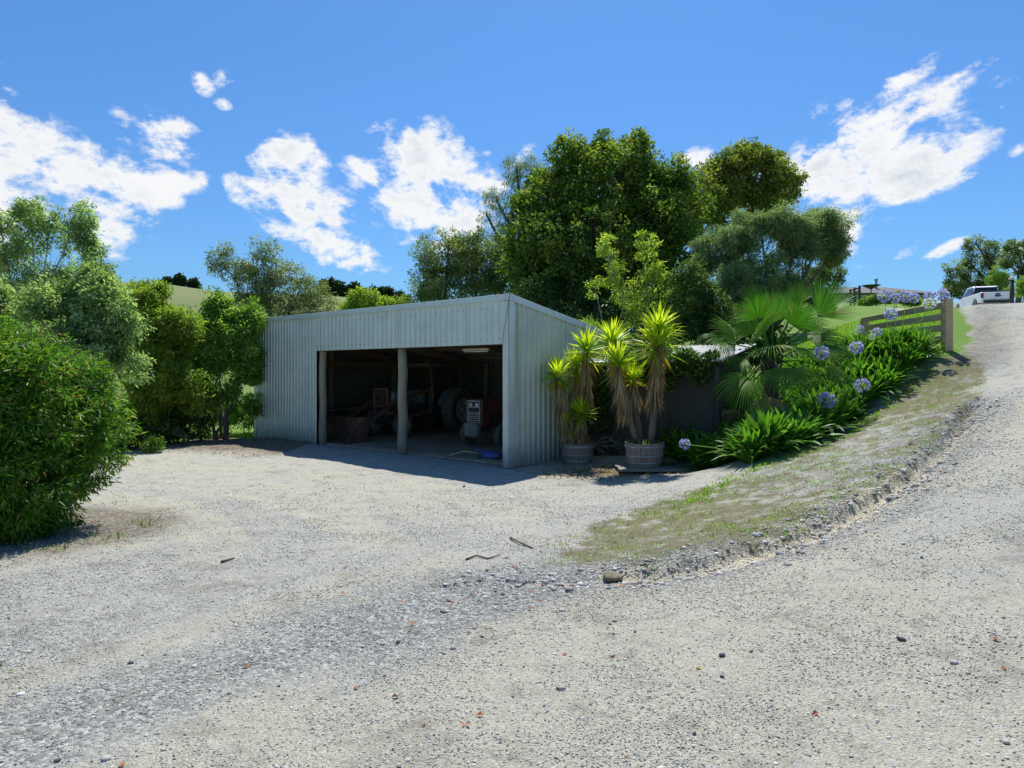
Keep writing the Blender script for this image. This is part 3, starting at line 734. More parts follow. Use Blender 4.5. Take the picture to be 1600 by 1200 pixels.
for px, py, s in ((1572, 1156, .035), (1490, 1040, .04), (1380, 1030, .02), (870, 1178, .02), (1205, 1092, .025), (1330, 1180, .02), (160, 1020, .02), (310, 1130, .016)):
    one_stone(px, py, s*.6, M['palestone'], GW, 'pale stones on the drive')
one_stone(957, 903, .10, plain('mossy_rock', (.19, .165, .10), .9, var=.5, scale=22, bump=.8), 'largest mossy brown lump of earth at the near end of the washout', None, .38)
one_stone(1000, 911, .045, M['stone'], 'grey rounded stone beside the brown lump in the washout')
one_stone(1218, 851, .05, M['stone'], 'flat blue grey stone in the middle of the washed out gully')
one_stone(1188, 843, .04, M['stone'], 'knobbly grey stone on the upper lip of the gully')
one_stone(985, 741, .055, M['stone'], 'pale stone on the ground between the two half barrel tubs')
# ------------------------------------------------------------------ the open shed
SH = math.atan2(TD[1], TD[0])
def roofz(s): return 3.43-.165*s
def profile(p0, p1, pitch, rib, h, style='trap', x0=0.0):
    """offsets of a ribbed sheet along a length"""
    out = []; x = p0; k = math.floor((p0-x0)/pitch)
    if style == 'trap':
        pts = [(0, 0), (pitch-rib*1.9, 0), (pitch-rib*1.45, h), (pitch-rib*.45, h)]
    else:
        pts = [(pitch*i/8, h*(.5-.5*math.cos(2*math.pi*i/8))) for i in range(8)]
    while True:
        b = x0+k*pitch
        for dx, dh in pts:
            X = b+dx
            if p0 <= X <= p1: out.append((X, dh))
        k += 1
        if b > p1: break
    return [(p0, 0)]+out+[(p1, 0)]
def sheet(name, path, zb, zt, mat, parent, outward, pitch=.147, rib=.022, h=.024, style='trap', x0=0.0, length=None, alg=None, nz=1):
    """path(u, off)->x,y ; zb/zt functions of u"""
    pr = profile(0, length, pitch, rib, h, style, x0); vs = []; fs = []; at = []
    for (u, o) in pr:
        x, y = path(u, o*outward)
        for k in range(nz+1):
            z = zb(u)+(zt(u)-zb(u))*k/nz; vs.append((x, y, z)); at.append(alg(u, z) if alg else 0)
    n = nz+1
    for i in range(len(pr)-1):
        for k in range(nz): fs.append((i*n+k, i*n+n+k, i*n+n+k+1, i*n+k+1))
    me = bpy.data.meshes.new(name); me.from_pydata(vs, [], fs); me.materials.append(mat)
    a = me.attributes.new('alg', 'FLOAT', 'POINT'); a.data.foreach_set('value', at)
    o = bpy.data.objects.new(name, me); COL.objects.link(o); o.parent = parent
    md = o.modifiers.new('sol', 'SOLIDIFY'); md.thickness = .0016; md.offset = 0
    return o
def add_screws(o, pts, size=.014):
    me = o.data; me.materials.append(M['darkmetal']); bm = bmesh.new(); bm.from_mesh(me)
    for q in pts:
        r_ = bmesh.ops.create_cube(bm, size=size, matrix=Matrix.Translation(q))
        for f_ in {f for v in r_['verts'] for f in v.link_faces}: f_.material_index = 1
    bm.to_mesh(me); bm.free()
def build_shed():
    root = empty('machinery_shed', (0, 0, 0), 0, 'open fronted farm shed clad in weathered galvanised ribbed sheets', 'shed')
    WT, DS = 9.67, 6.7
    def fr(u, o): q = S(u, -o-.03); return q[0], q[1]
    # closed left bay with ragged foot
    sheet('closed_bay_cladding', lambda u, o: fr(u+6.62, o), lambda u: .0+.012*math.sin(u*9), lambda u: 3.36, M['zinc'], root, 1, length=3.05, pitch=.147, x0=.03, nz=6)
    # header above the opening, sheets with wide shallow ribs
    sheet('header_cladding', lambda u, o: fr(u+.1, o+.012), lambda u: 2.47, lambda u: 3.35, M['zinc'], root, 1, length=6.52, pitch=.167, rib=.03, h=.014, style='sine', nz=2)
    hd = bpy.context.scene.objects['header_cladding']; hme = hd.data; hme.materials.append(M['darkmetal']); bm = bmesh.new(); bm.from_mesh(hme)
    for k in range(39):
        for zz in (2.58, 3.2):
            q = S(.2+k*.167, -.056, zz); r_ = bmesh.ops.create_cube(bm, size=.015, matrix=Matrix.Translation(q))
            for f_ in {f for v in r_['verts'] for f in v.link_faces}: f_.material_index = 1
    bm.to_mesh(hme); bm.free()
    for t in (1.15, 3.32):
        mb = MB(); mb.bar(S(t, -.048, 2.47), S(t, -.048, 3.35), .006, .02, up=(TD[0], TD[1], 0)); mb.build('sheet_lap', M['darkmetal'], root)
    # right hand wall
    al = lambda u, z: max(0, 1-abs(u-.12)/.22)*max(0, min(1, (z-1.0)/.8))*max(0, min(1, (3.6-z)/.6))
    sheet('side_cladding', lambda u, o: S(-o-.02, u)[:2], lambda u: 0.0, lambda u: roofz(u)-.03, M['zinc_side'], root, 1, length=DS, pitch=.172, rib=.03, h=.038, x0=.1, alg=al, nz=10)
    sheet('end_cladding', lambda u, o: S(WT+.02+o, u)[:2], lambda u: 0.0, lambda u: roofz(u)-.03, M['zinc_old_shaded'], root, 1, length=DS, pitch=.172, h=.03)
    sheet('rear_cladding', lambda u, o: S(u, DS+o)[:2], lambda u: 0.0, lambda u: roofz(DS)-.025, M['zinc_old_shaded'], root, 1, length=WT, pitch=.172, h=.03)
    ob = {c.name: c for c in root.children}
    add_screws(ob['side_cladding'], [S(-.066, .1+.172*k-.03+.172, z) for k in range(36) for z in (.45, 1.25, 2.05) ]+[S(-.066, .1+.172*k-.03+.172, roofz(.172*k)-.35) for k in range(36)])
    add_screws(ob['closed_bay_cladding'], [S(6.62+.03+.147*k+.12, -.062, z) for k in range(20) for z in (.4, 1.2, 2.0, 2.8)], .012)
    # roof sheets: ribs run down the fall
    pr = profile(-.06, WT+.06, .19, .03, .03); vs = []; fs = []
    for (u, o) in pr:
        for s in (-.04, DS+.12): q = S(u, s, roofz(s)-.03+o); vs.append(q)
    for i in range(len(pr)-1): fs.append((2*i, 2*i+1, 2*i+3, 2*i+2))
    me = bpy.data.meshes.new('roof'); me.from_pydata(vs, [], fs); me.materials.append(M['zinc_roof'])
    o = bpy.data.objects.new('roof', me); COL.objects.link(o); o.parent = root
    md = o.modifiers.new('sol', 'SOLIDIFY'); md.thickness = .002
    # flashings
    mb = MB(); mb.bar(S(-.055, -.075, 3.40), S(WT+.06, -.075, 3.40), .05, .125, b=.006); mb.build('eave_flashing', M['zinc_trim'], root)
    mb = MB(); mb.bar(S(-.072, -.045, roofz(0)-.03), S(-.072, DS+.12, roofz(DS+.12)-.03), .03, .13, b=.005); mb.build('barge_flashing', M['zinc_trim'], root)
    mb = MB(); mb.bar(S(WT+.065, -.045, roofz(0)-.03), S(WT+.065, DS+.12, roofz(DS+.12)-.03), .03, .13, b=.005); mb.build('barge_flashing', M['zinc_trim'], root)
    mb = MB()
    mb.bar(S(.03, -.064, .0), S(.03, -.064, 3.33), .012, .15, up=(TD[0], TD[1], 0)); mb.bar(S(-.066, .02, .0), S(-.066, .02, 3.33), .012, .17, up=(SD[0], SD[1], 0))
    mb.build('corner_flashing', M['zinc_trim'], root)
    mb = MB(); mb.bar(S(WT+.0, -.064, .0), S(WT+.0, -.064, 3.33), .012, .12, up=(TD[0], TD[1], 0)); mb.build('corner_flashing', M['zinc_trim'], root)
    # loose wire down the corner
    mb = MB(); mb.tube([S(-.08, -.09, 3.33), S(-.02, -.10, 3.1), S(.0, -.095, 2.98), S(.04, -.10, 2.8), S(.07, -.098, 2.6), S(.1, -.09, 2.5)], .005, 5); mb.build('wire', M['darkmetal'], root)
    # round poles
    def pole(t, s, z1, r=.125, nm='pole'):
        m = MB(); pts = []; rs = []
        for k in range(9): pts.append(S(t+.01*math.sin(k*1.7), s+.008*math.cos(k*2.1), -.1+(z1+.1)*k/8)); rs.append(r*(1+.04*math.sin(k*2.3)-.01*k))
        m.tube(pts, rs, 18); return m.build(nm, M['post'], root)
    pole(3.36, .12, 2.5, .115); pole(6.55, .12, 3.2, .10); pole(.14, .12, 3.2, .09); pole(9.5, .14, 3.2, .1)
    for t in (.2, 3.36, 6.55, 9.48): pole(t, DS-.16, roofz(DS)-.12, .10)
    pole(9.48, 5.0, roofz(5)-.15, .12); pole(9.48, 2.4, roofz(2.4)-.15, .1); pole(.17, 3.3, roofz(3.3)-.15, .1)
    def beam(a, b, w=.05, h=.15, nm='beam'):
        m = MB(); m.bar(a, b, w, h, b=.004); return m.build(nm, M['beam'], root)
    beam(S(.1, .02, 2.56), S(6.6, .02, 2.56), .05, .2, 'lintel'); beam(S(.1, .02, 3.24), S(9.6, .02, 3.24))
    for s in (1.4, 2.8, 4.2, 5.6): beam(S(.05, s, roofz(s)-.12), S(9.6, s, roofz(s)-.12), .05, .1, 'purlin')
    for t in (.26, 3.36, 6.55, 9.4): beam(S(t, .1, roofz(.1)-.27), S(t, DS-.1, roofz(DS)-.27), .05, .2, 'rafter')
    beam(S(9.36, .4, 2.19), S(9.36, 5.0, 2.19), .05, .18)
    for z in (.9, 1.9): beam(S(.3, DS-.06, z), S(9.4, DS-.06, z), .05, .09, 'girt'); beam(S(9.6, .3, z), S(9.6, DS-.3, z), .05, .09, 'girt'); beam(S(.05, .3, z), S(.05, DS-.3, z), .05, .09, 'girt')
    # floor slab
    m = MB(); c = S(4.83, DS/2+.05, .0); Mx = Matrix.Translation((c[0], c[1], .012)) @ Matrix.Rotation(SH, 4, 'Z')
    m.box((0, 0, 0), (9.5, DS-.25, .05), Mx, .01); m.build('floor_slab', M['slab'], root)
build_shed()
r = empty('strip_light', P(744, 546, 15.3), SH, 'pale strip light fitting hanging under the shed roof, unlit', 'light fitting')
m = MB(); m.box((0, 0, 0), (.8, .09, .045), None, .008); m.build('casing', M['lightpipe'], r)
m = MB(); m.tube([(-.38, 0, -.045), (.38, 0, -.045)], .016, 8); m.build('tube', M['lampwhite'], r)
for sx in (-.3, .3): m = MB(); m.tube([(sx, 0, .02), (sx, 0, .42)], .006, 5); m.build('hanger', M['darkmetal'], r)

# ------------------------------------------------------------------ tractors (local: x forward, y left, z up)
def wheel(parent, x, y, rad, wid, lugs, name='wheel', rimcol='rim', side=1, steer=0.0):
    """wheel with its axle along y"""
    w = empty(name, (x, y, rad)); w.parent = parent; w.rotation_euler = (0, 0, steer)
    Mx = Matrix.Rotation(R(90), 4, 'X')
    hw = wid/2; rr = rad*.55
    m = MB(); m.lathe([(rr, -hw*.8), (rad*.78, -hw), (rad*.93, -hw*.95), (rad*.975, -hw*.7), (rad*.985, 0), (rad*.975, hw*.7), (rad*.93, hw*.95), (rad*.78, hw), (rr, hw*.8), (rr*1.0, 0)], 40, Mx, closed=True)
    for k in range(lugs):
        for sgn in (-1, 1):
            a = 2*math.pi*(k+(.5 if sgn > 0 else 0))/lugs
            p = []
            for (yy, da, rd) in ((0.02*sgn, 0, rad*.99), (hw*.55*sgn, .09, rad*.99), (hw*.99*sgn, .15, rad*.93)):
                p.append((math.cos(a+da)*rd, yy, math.sin(a+da)*rd))
            h = rad*.045
            for q0, q1 in zip(p[:-1], p[1:]): m.bar(q0, q1, h, h*1.2, up=(math.cos(a), 0, math.sin(a)))
    t = m.build('tyre', M['rubber'], w)
    m = MB(); o = side
    m.lathe([(0.0, .02*o), (rad*.13, .03*o), (rad*.14, .07*o), (rad*.20, .07*o), (rad*.22, .02*o), (rad*.40, -.02*o), (rad*.50, hw*.5*o), (rad*.56, hw*.72*o), (rad*.60, hw*.80*o), (rad*.56, hw*.6*o), (rad*.53, -hw*.7*o), (rad*.49, -hw*.7*o)], 32, Matrix.Rotation(R(90), 4, 'X') @ Matrix.Scale(-1, 4, (0, 0, 1)))
    for k in range(8):
        a = 2*math.pi*k/8; m.tube([(math.cos(a)*rad*.30, .0, math.sin(a)*rad*.30), (math.cos(a)*rad*.30, .035*o, math.sin(a)*rad*.30)], rad*.022, 6)
    m.build('rim', M[rimcol], w)
    return w
def hood_poly(): return None
# blue loader tractor
HX = S(6.68, 2.4); FX = S(6.86, 4.75)
ang = math.atan2(HX[1]-FX[1], HX[0]-FX[0])
bt = empty('loader_tractor', (FX[0], FX[1], .04), ang, 'old blue tractor with front loader and open canopy frame parked in shed', 'tractor')
WB = 2.35
m = MB(); m.box((1.75, 0, 1.10), (1.35, .56, .42), None, .07); m.box((1.2, 0, 1.12), (.3, .6, .4), None, .04); m.build('bonnet', M['blue'], bt)
m = MB(); m.box((1.7, 0, .72), (1.5, .40, .36), None, .04); m.box((.55, 0, .75), (1.3, .42, .5), None, .05); m.box((-.05, 0, .72), (.5, .55, .55), None, .06)
m.tube([(0, -.62, .70), (0, .62, .70)], .09, 12); m.bar((WB, -.55, .42), (WB, .55, .42), .1, .12, b=.01); m.box((WB, 0, .58), (.35, .3, .3), None, .03)
for k in range(5): m.box((1.35+k*.16, .31, .86), (.09, .12, .16), None, .02)
m.build('engine_and_chassis', M['darkmetal'], bt)
for sy in (-1, 1):
    m = MB(); prf = []
    for k in range(9):
        a = math.pi*(.08+.84*k/8); prf.append((math.cos(a)*.62, sy*.50, .70+math.sin(a)*.66))
    for q0, q1 in zip(prf[:-1], prf[1:]): m.bar(q0, q1, .22, .02)
    m.build('mudguard', M['blue'], bt)
    wheel(bt, 0, sy*.76, .70, .40, 20, 'rear_wheel', 'rim', side=sy)
    wheel(bt, WB, sy*.62, .36, .19, 14, 'front_wheel', 'rim', side=sy, steer=.1)
m = MB()
for k in range(6): m.box((2.62, -.24+k*.096, 1.13), (.025, .03, .48), None, .004)
m.box((2.62, 0, 1.39), (.04, .56, .05)); m.box((2.62, 0, .88), (.04, .56, .05)); m.bar((2.62, -.5, .70), (2.62, .5, .70), .07, .10, b=.008)
for sy in (-1, 1): m.box((2.62, sy*.28, 1.13), (.03, .05, .56)); m.bar((2.62, sy*.22, .70), (2.62, sy*.22, .9), .05, .05)
m.build('grille_guard', M['orange'], bt)
m = MB(); m.box((2.45, 0, 1.10), (.05, .50, .40), None, .02); m.build('radiator_grille', M['black'], bt)
for sy in (-1, 1):
    m = MB()
    m.bar((1.05, sy*.48, .62), (1.0, sy*.48, 1.42), .10, .10, b=.01); m.bar((.98, sy*.48, 1.36), (2.55, sy*.48, 1.02), .07, .12, b=.01)
    m.bar((2.55, sy*.48, 1.02), (3.78, sy*.48, .32), .07, .12, b=.01); m.bar((1.05, sy*.48, .75), (2.3, sy*.42, .45), .05, .08)
    m.build('loader_arm', M['rust'], bt)
    m = MB(); m.tube([(1.12, sy*.48, .82), (1.75, sy*.48, 1.0)], .045, 10); m.tube([(1.7, sy*.48, .99), (2.4, sy*.48, 1.04)], .02, 8)
    m.tube([(2.2, sy*.48, 1.16), (2.7, sy*.5, .96)], .04, 10); m.tube([(2.68, sy*.5, .97), (3.76, sy*.5, .55)], .018, 8); m.build('hydraulic_ram', M['darkmetal'], bt)
m = MB(); m.M = Matrix.Translation((.5, 0, 0)); cs = [(3.32, .62), (3.26, .35), (3.30, .08), (3.45, .0), (4.02, -.02), (4.06, .0), (3.50, .04), (3.36, .12), (3.31, .36), (3.36, .62)]
m.prism(cs, -.70, .70); 
for sy in (-1, 1):
    m.prism([(3.32, .62), (3.26, .35), (3.30, .08), (3.45, 0), (4.0, -.01), (3.78, .30), (3.5, .55)], sy*.70-.012, sy*.70+.012)
m.bar((3.32, -.72, .62), (3.32, .72, .62), .06, .05); m.build('bucket', M['rust'], bt)
m = MB()
for x in (-.25, 1.0):
    for sy in (-1, 1): m.bar((x, sy*.58, 1.0), (x+(.12 if x > 0 else -.05), sy*.56, 2.05), .06, .06, b=.006)
for sy in (-1, 1): m.bar((-.35, sy*.56, 2.05), (1.2, sy*.56, 2.05), .06, .06)
for x in (-.3, .4, 1.12): m.bar((x, -.58, 2.05), (x, .58, 2.05), .06, .06)
m.build('canopy_frame', M['rust'], bt)
m = MB(); m.box((.42, 0, 2.11), (1.75, 1.35, .05), None, .015); m.build('canopy', plain('dull_green_canopy', (.10, .14, .12), .7, var=.3, dirt=(.25, .2, .15)), bt)
m = MB(); m.box((.1, 0, 1.12), (.42, .44, .1), None, .03); m.box((-.12, 0, 1.32), (.09, .44, .36), None, .03); m.build('seat', M['black'], bt)
m = MB(); m.lathe([(.17, -.012), (.185, 0), (.17, .012), (.155, 0)], 24, Matrix.Translation((.72, 0, 1.48)) @ Matrix.Rotation(R(-35), 4, 'Y'), closed=True); m.tube([(1.0, 0, 1.2), (.72, 0, 1.48)], .02, 8); m.build('steering_wheel', M['black'], bt)
m = MB(); m.tube([(1.95, .18, 1.3), (1.95, .18, 1.66), (1.98, .18, 1.74)], [.03, .03, .025], 10); m.build('exhaust_pipe', M['rust'], bt)
# red tractor
RF = S(2.75, 2.35); RB = S(2.75, 4.35)
ang = math.atan2(RF[1]-RB[1], RF[0]-RB[0])
rt = empty('red_tractor', (RB[0], RB[1], .04), ang, 'smaller faded red tractor with pale grille parked nose out behind the right corner', 'tractor')
m = MB(); m.box((1.75, 0, 1.0), (1.35, .50, .40), None, .05); m.box((2.28, 0, .84), (.28, .50, .68), None, .03); m.build('bonnet', M['red'], rt)
m = MB(); m.box((1.5, 0, .66), (1.7, .34, .36), None, .04); m.box((.0, 0, .66), (.6, .5, .5), None, .05); m.tube([(0, -.55, .62), (0, .55, .62)], .08, 12)
m.bar((2.0, -.5, .44), (2.0, .5, .44), .1, .1, b=.01); m.box((2.0, 0, .50), (.4, .26, .22), None, .02); m.build('engine_and_chassis', M['darkmetal'], rt)
m = MB(); m.box((2.50, 0, .44), (.2, .44, .36), None, .04); m.build('front_weight', plain('grey_cast_weight', (.25, .23, .2), .8, dirt=(.2, .14, .1)), rt)
g = MB(); g.box((2.43, 0, .86), (.03, .42, .58), None, .01); gr = g.build('grille', M['black'], rt)
g = MB()
for k in range(5): g.box((2.452, 0, .62+k*.048), (.014, .38, .018))
for sy in (-1, 1): g.box((2.452, sy*.2, .86), (.02, .03, .6), None, .004)
for z in (.58, .86, 1.0, 1.15): g.box((2.452, 0, z), (.02, .42, .03), None, .004)
g.build('bar', M['rim'], gr)
for sy in (-1, 1):
    g = MB(); g.lathe([(.0, .04), (.03, .037), (.05, .025), (.055, 0)], 20, Matrix.Translation((2.44, sy*.10, 1.055)) @ Matrix.Rotation(R(90), 4, 'Y')); g.build('headlight', M['lampwhite'], rt)
for sy in (-1, 1):
    m = MB(); prf = []
    for k in range(9): a = math.pi*(.1+.8*k/8); prf.append((math.cos(a)*.70, sy*.62, .62+math.sin(a)*.70))
    for q0, q1 in zip(prf[:-1], prf[1:]): m.bar(q0, q1, .30, .02)
    m.build('mudguard', M['red'], rt)
    wheel(rt, 0, sy*.66, .62, .30, 18, 'rear_wheel', side=sy); wheel(rt, 2.0, sy*.58, .30, .16, 12, 'front_wheel', side=sy)
m = MB(); m.box((.15, 0, 1.0), (.4, .42, .08), None, .03); m.box((-.05, 0, 1.15), (.07, .42, .28), None, .03); m.build('seat', M['black'], rt)
m = MB(); m.lathe([(.16, -.012), (.175, 0), (.16, .012), (.145, 0)], 24, Matrix.Translation((.75, 0, 1.32)) @ Matrix.Rotation(R(-35), 4, 'Y'), closed=True); m.tube([(1.05, 0, 1.05), (.75, 0, 1.32)], .018, 8); m.build('steering_wheel', M['black'], rt)
m = MB(); m.tube([(1.8, .12, 1.15), (1.8, .12, 1.42)], .022, 8); m.build('exhaust_pipe', M['rust'], rt)
# yellow mower deck, bench and drum at the back left of the bay
q = S(8.3, 4.4); y = empty('yellow_hopper', (q[0], q[1], .04), SH+.2, 'dull yellow hopper on legs standing behind the loader arms', 'hopper')
m = MB(); m.prism([(-.55, .95), (-.25, .42), (.25, .42), (.55, .95), (.52, .95), (.23, .45), (-.23, .45), (-.52, .95)], -.4, .4)
for sy in (-1, 1): m.prism([(-.55, .95), (-.25, .42), (.25, .42), (.55, .95)], sy*.4-.01, sy*.4+.01)
m.build('bin', M['yellow'], y)
for sx in (-1, 1):
    for sy in (-1, 1): m = MB(); m.bar((sx*.28, sy*.34, 0), (sx*.26, sy*.34, .46), .05, .05); m.build('leg', M['darkmetal'], y)
q = S(8.9, 2.3); y = empty('work_bench', (q[0], q[1], .04), SH, 'long grey timber bench against the end wall of shed', 'bench')
m = MB(); 
for k in range(4): m.box((-.3+k*.2, 0, .72), (.185, 2.6, .045), None, .004)
m.build('top', M['plank'], y)
for sx in (-1, 1):
    for sy in (-1, 1): m = MB(); m.bar((sx*.3, sy*1.15, 0), (sx*.3, sy*1.15, .70), .08, .08); m.build('leg', M['plank'], y)
# blue trolley jack with pale handle on the shed floor
q = S(1.02, .62); j = empty('trolley_jack', (q[0], q[1], .04), SH+.35, 'low blue trolley jack lying on the shed floor by the right corner', 'jack')
m = MB()
for sy in (-1, 1): m.prism([(-.26, .03), (.26, .03), (.26, .08), (.0, .13), (-.22, .10), (-.26, .07)], sy*.11-.012, sy*.11+.012)
m.box((-.05, 0, .08), (.3, .2, .06), None, .01); m.build('frame', M['bluepaint'], j)
m = MB(); m.bar((-.1, 0, .10), (.28, 0, .16), .07, .04, b=.006); m.lathe([(0, .0), (.055, 0), (.055, .03), (0, .03)], 16, Matrix.Translation((.3, 0, .16))); m.build('lifting_arm', M['bluepaint'], j)
for sx in (-1, 1):
    for sy in (-1, 1): m = MB(); m.tube([(sx*.22, sy*.125, .045), (sx*.22, sy*.165, .045)], .043, 16); m.build('wheel', M['darkmetal'], j)
m = MB(); m.tube([(.30, .0, .10), (.62, .1, .14), (.9, .19, .05)], .014, 8); m.build('handle', plain('pale_yellow_handle', (.55, .5, .28), .5), j)

# ------------------------------------------------------------------ lean-to with shade cloth front
def build_lean():
    root = empty('lean_to_store', (0, 0, 0), 0, 'low dark store clad in black shade cloth with pale iron roof beside shed', 'shed')
    a = np.array(S(-.12, 2.2)[:2]); b = np.array([3.95, 12.95])
    d = (b-a)/np.linalg.norm(b-a); n = np.array([-d[1], d[0]]);  # inward (away from the camera)
    if n[1] < 0: n = -n
    c = b+n*1.7; e = a+n*1.7; zf = 2.05; zb = 2.42
    L = float(np.linalg.norm(b-a))
    def wall(p, q, z0, z1a, z1b, nm):
        m = MB(); N_ = 26; vs = []; fs = []
        dd = (q-p); nn = np.array([-dd[1], dd[0]])/np.linalg.norm(dd)
        for i in range(N_+1):
            u = i/N_
            for k in range(9):
                w = k/8; s = .014*math.sin(u*31+w*2)+.01*math.sin(w*17+u*5); x, y_ = p+dd*u+nn*s
                vs.append((x, y_, z0+(z1a+(z1b-z1a)*u-z0)*w))
        for i in range(N_):
            for k in range(8): fs.append((i*9+k, i*9+9+k, i*9+10+k, i*9+k+1))
        m.add(vs, fs, None, True); o = m.build(nm, M['shade'], root); md = o.modifiers.new('s', 'SOLIDIFY'); md.thickness = .006
    wall(a, b, 0, zf, zf, 'front_wall'); wall(b, c, 0, zf, zb, 'side_wall'); wall(c, e, 0, zb, zb, 'rear_wall')
    for k, p in enumerate((a, (a+b)/2, b, c, e)):
        m = MB(); pp = p+n*.07*(1 if k < 3 else -1); m.bar((pp[0], pp[1], 0), (pp[0], pp[1], (zf if k < 3 else zb)-.05), .09, .09); m.build('post', M['darkwood'], root)
    m = MB(); aa = a+n*-.03; bb = b+n*-.03; m.bar((aa[0], aa[1], zf+.02), (bb[0], bb[1], zf+.02), .03, .14); m.build('top_rail', M['darkwood'], root)
    pr = profile(-.0, L+.2, .1, .02, .02, 'sine'); vs = []; fs = []
    for (u, o) in pr:
        for (w, z) in ((-.18, zf+.06), (1.85, zb+.08)):
            p = a+d*u+n*w; vs.append((p[0], p[1], z+o))
    for i in range(len(pr)-1): fs.append((2*i, 2*i+1, 2*i+3, 2*i+2))
    m = MB(); m.add(vs, fs); o = m.build('roof', plain('pale_roof_sheet', (.42, .42, .42), .6, .0, var=.12, scale=3), root); md = o.modifiers.new('s', 'SOLIDIFY'); md.thickness = .002
    # ivy over the front edge
    iv = empty('ivy', (0, 0, 0), 0, 'dark ivy spilling over the roof edge of the black shade cloth store', 'ivy')
    n_ = 7500; u = RNG.random(n_)
    base = a[None]+(b-a)[None]*(.38+.62*u)[:, None]+n[None]*(-.22+RNG.random((n_, 1))*.55)
    z = zf+.24-.62*RNG.random(n_)**1.2*(.5+1.0*fbm(u*9, u*0, 3, 4))+.06*np.sin(u*20)
    pos = np.concatenate([base, z[:, None]], 1)
    lo_out = np.tile(np.array([-n[0], -n[1], .3]), (n_, 1))
    leafcrown('leaves', iv, M['ivy'], pos, lo_out, RNG.integers(0, 60, n_), .075, .06, .5, .3)
    for k in range(5):
        m = MB(); p = [a+(b-a)*(.4+.12*k)+n*-.1]; pts = [(p[0][0]+.1*math.sin(j+k), p[0][1], zf+.1-j*.08) for j in range(5)]; m.tube(pts, .008, 5); m.build('stem', M['bark'], iv)
    # rambling dark shrub filling the corner between shed and store
    sh = empty('dark_shrub', (a[0]+.3, a[1]-.2, 0), 0, 'dark scrubby climber in the gap between shed wall and left tub', 'shrub')
    lo = [(.25, -.15, 1.6, .45, .3, .7), (.75, -.45, 1.9, .4, .25, .4), (.5, -.25, .8, .35, .2, .7), (1.2, .9, 2.42, .9, 1.1, .3), (.6, .3, 2.2, .6, .6, .35), (1.6, 1.0, 2.45, .7, .7, .3), (1.6, .0, 2.25, .6, .6, .3)]
    cc, ci, pos, out = clump_cloud(lo, 330, .17, 40, .2)
    leafcrown('leaves', sh, M['l_dark'], pos, out, ci, .09, .035)
    m = MB(); limbs(m, (0.2, -.2, 0), lo, cc, .03, .3, 6, 3, 6); m.build('stem', M['bark'], sh)
build_lean()

# ------------------------------------------------------------------ half barrel tubs
def tub(x, y, z, rt_, h, label):
    root = empty('barrel_planter', (x, y, z), RNG.uniform(0, 6), label, 'planter', 'half barrel planters beside the shed')
    ns = 22; m = MB(); rb = rt_*.80
    for k in range(ns):
        a0 = 2*math.pi*k/ns+.012; a1 = 2*math.pi*(k+1)/ns-.012; vs = []
        for (u) in (0, .5, 1):
            r = rb+(rt_-rb)*math.sin(u*math.pi/2)
            for rr in (r, r-.028):
                for a in (a0, a1): vs.append((rr*math.cos(a), rr*math.sin(a), h*u+(.006*math.sin(k*5) if u == 1 else 0)))
        fs = []
        for i in range(2):
            o = i*4; fs += [(o, o+1, o+5, o+4), (o+3, o+2, o+6, o+7), (o+2, o, o+4, o+6), (o+1, o+3, o+7, o+5)]
        fs += [(8, 9, 11, 10), (0, 2, 3, 1)]; m.add(vs, fs)
    m.build('staves', M['barrel'], root)
    for (u, w) in ((.14, .035), (.42, .035), (.80, .04)):
        r = rb+(rt_-rb)*math.sin(u*math.pi/2); r2 = rb+(rt_-rb)*math.sin((u+w/h)*math.pi/2)
        m = MB(); m.lathe([(r+.004, h*u), (r2+.004, h*u+w), (r2-.002, h*u+w), (r-.002, h*u)], 44, closed=True); m.build('hoop', M['hoop'], root)
    m = MB(); m.lathe([(0, h*.86), (rt_*.5, h*.88), (rt_*.94, h*.84)], 30); m.build('soil', plain('dry_potting_soil', (.07, .05, .035), .95, var=.5, scale=30, bump=.8), root)
    return root
T1 = onG(905, 727); T2 = P(1012, 738, 12.5)
T1[2] = GZ(T1[0], T1[1]); pz = GZ(T2[0], T2[1])
tub(T1[0], T1[1]+.34, T1[2]-.01, .35, .44, 'weathered half barrel tub nearer the shed, choked with dry leaves')
tub(T2[0], T2[1]+.30, pz+.085, .375, .46, 'weathered half barrel tub with three bright hoops standing on grey planks')
pl = empty('plank_platform', (T2[0]+.10, T2[1]+.30, pz), -.02, 'low grey timber platform under the right hand half barrel tub', 'platform')
for k in range(4): m = MB(); m.box((.02*(k % 2), -.40+k*.235, .065), (1.30, .225, .035), None, .004); m.build('board', M['plank'], pl)
for sx in (-.5, .5): m = MB(); m.box((sx, -.05, .022), (.08, .85, .05)); m.build('bearer', M['darkwood'], pl)

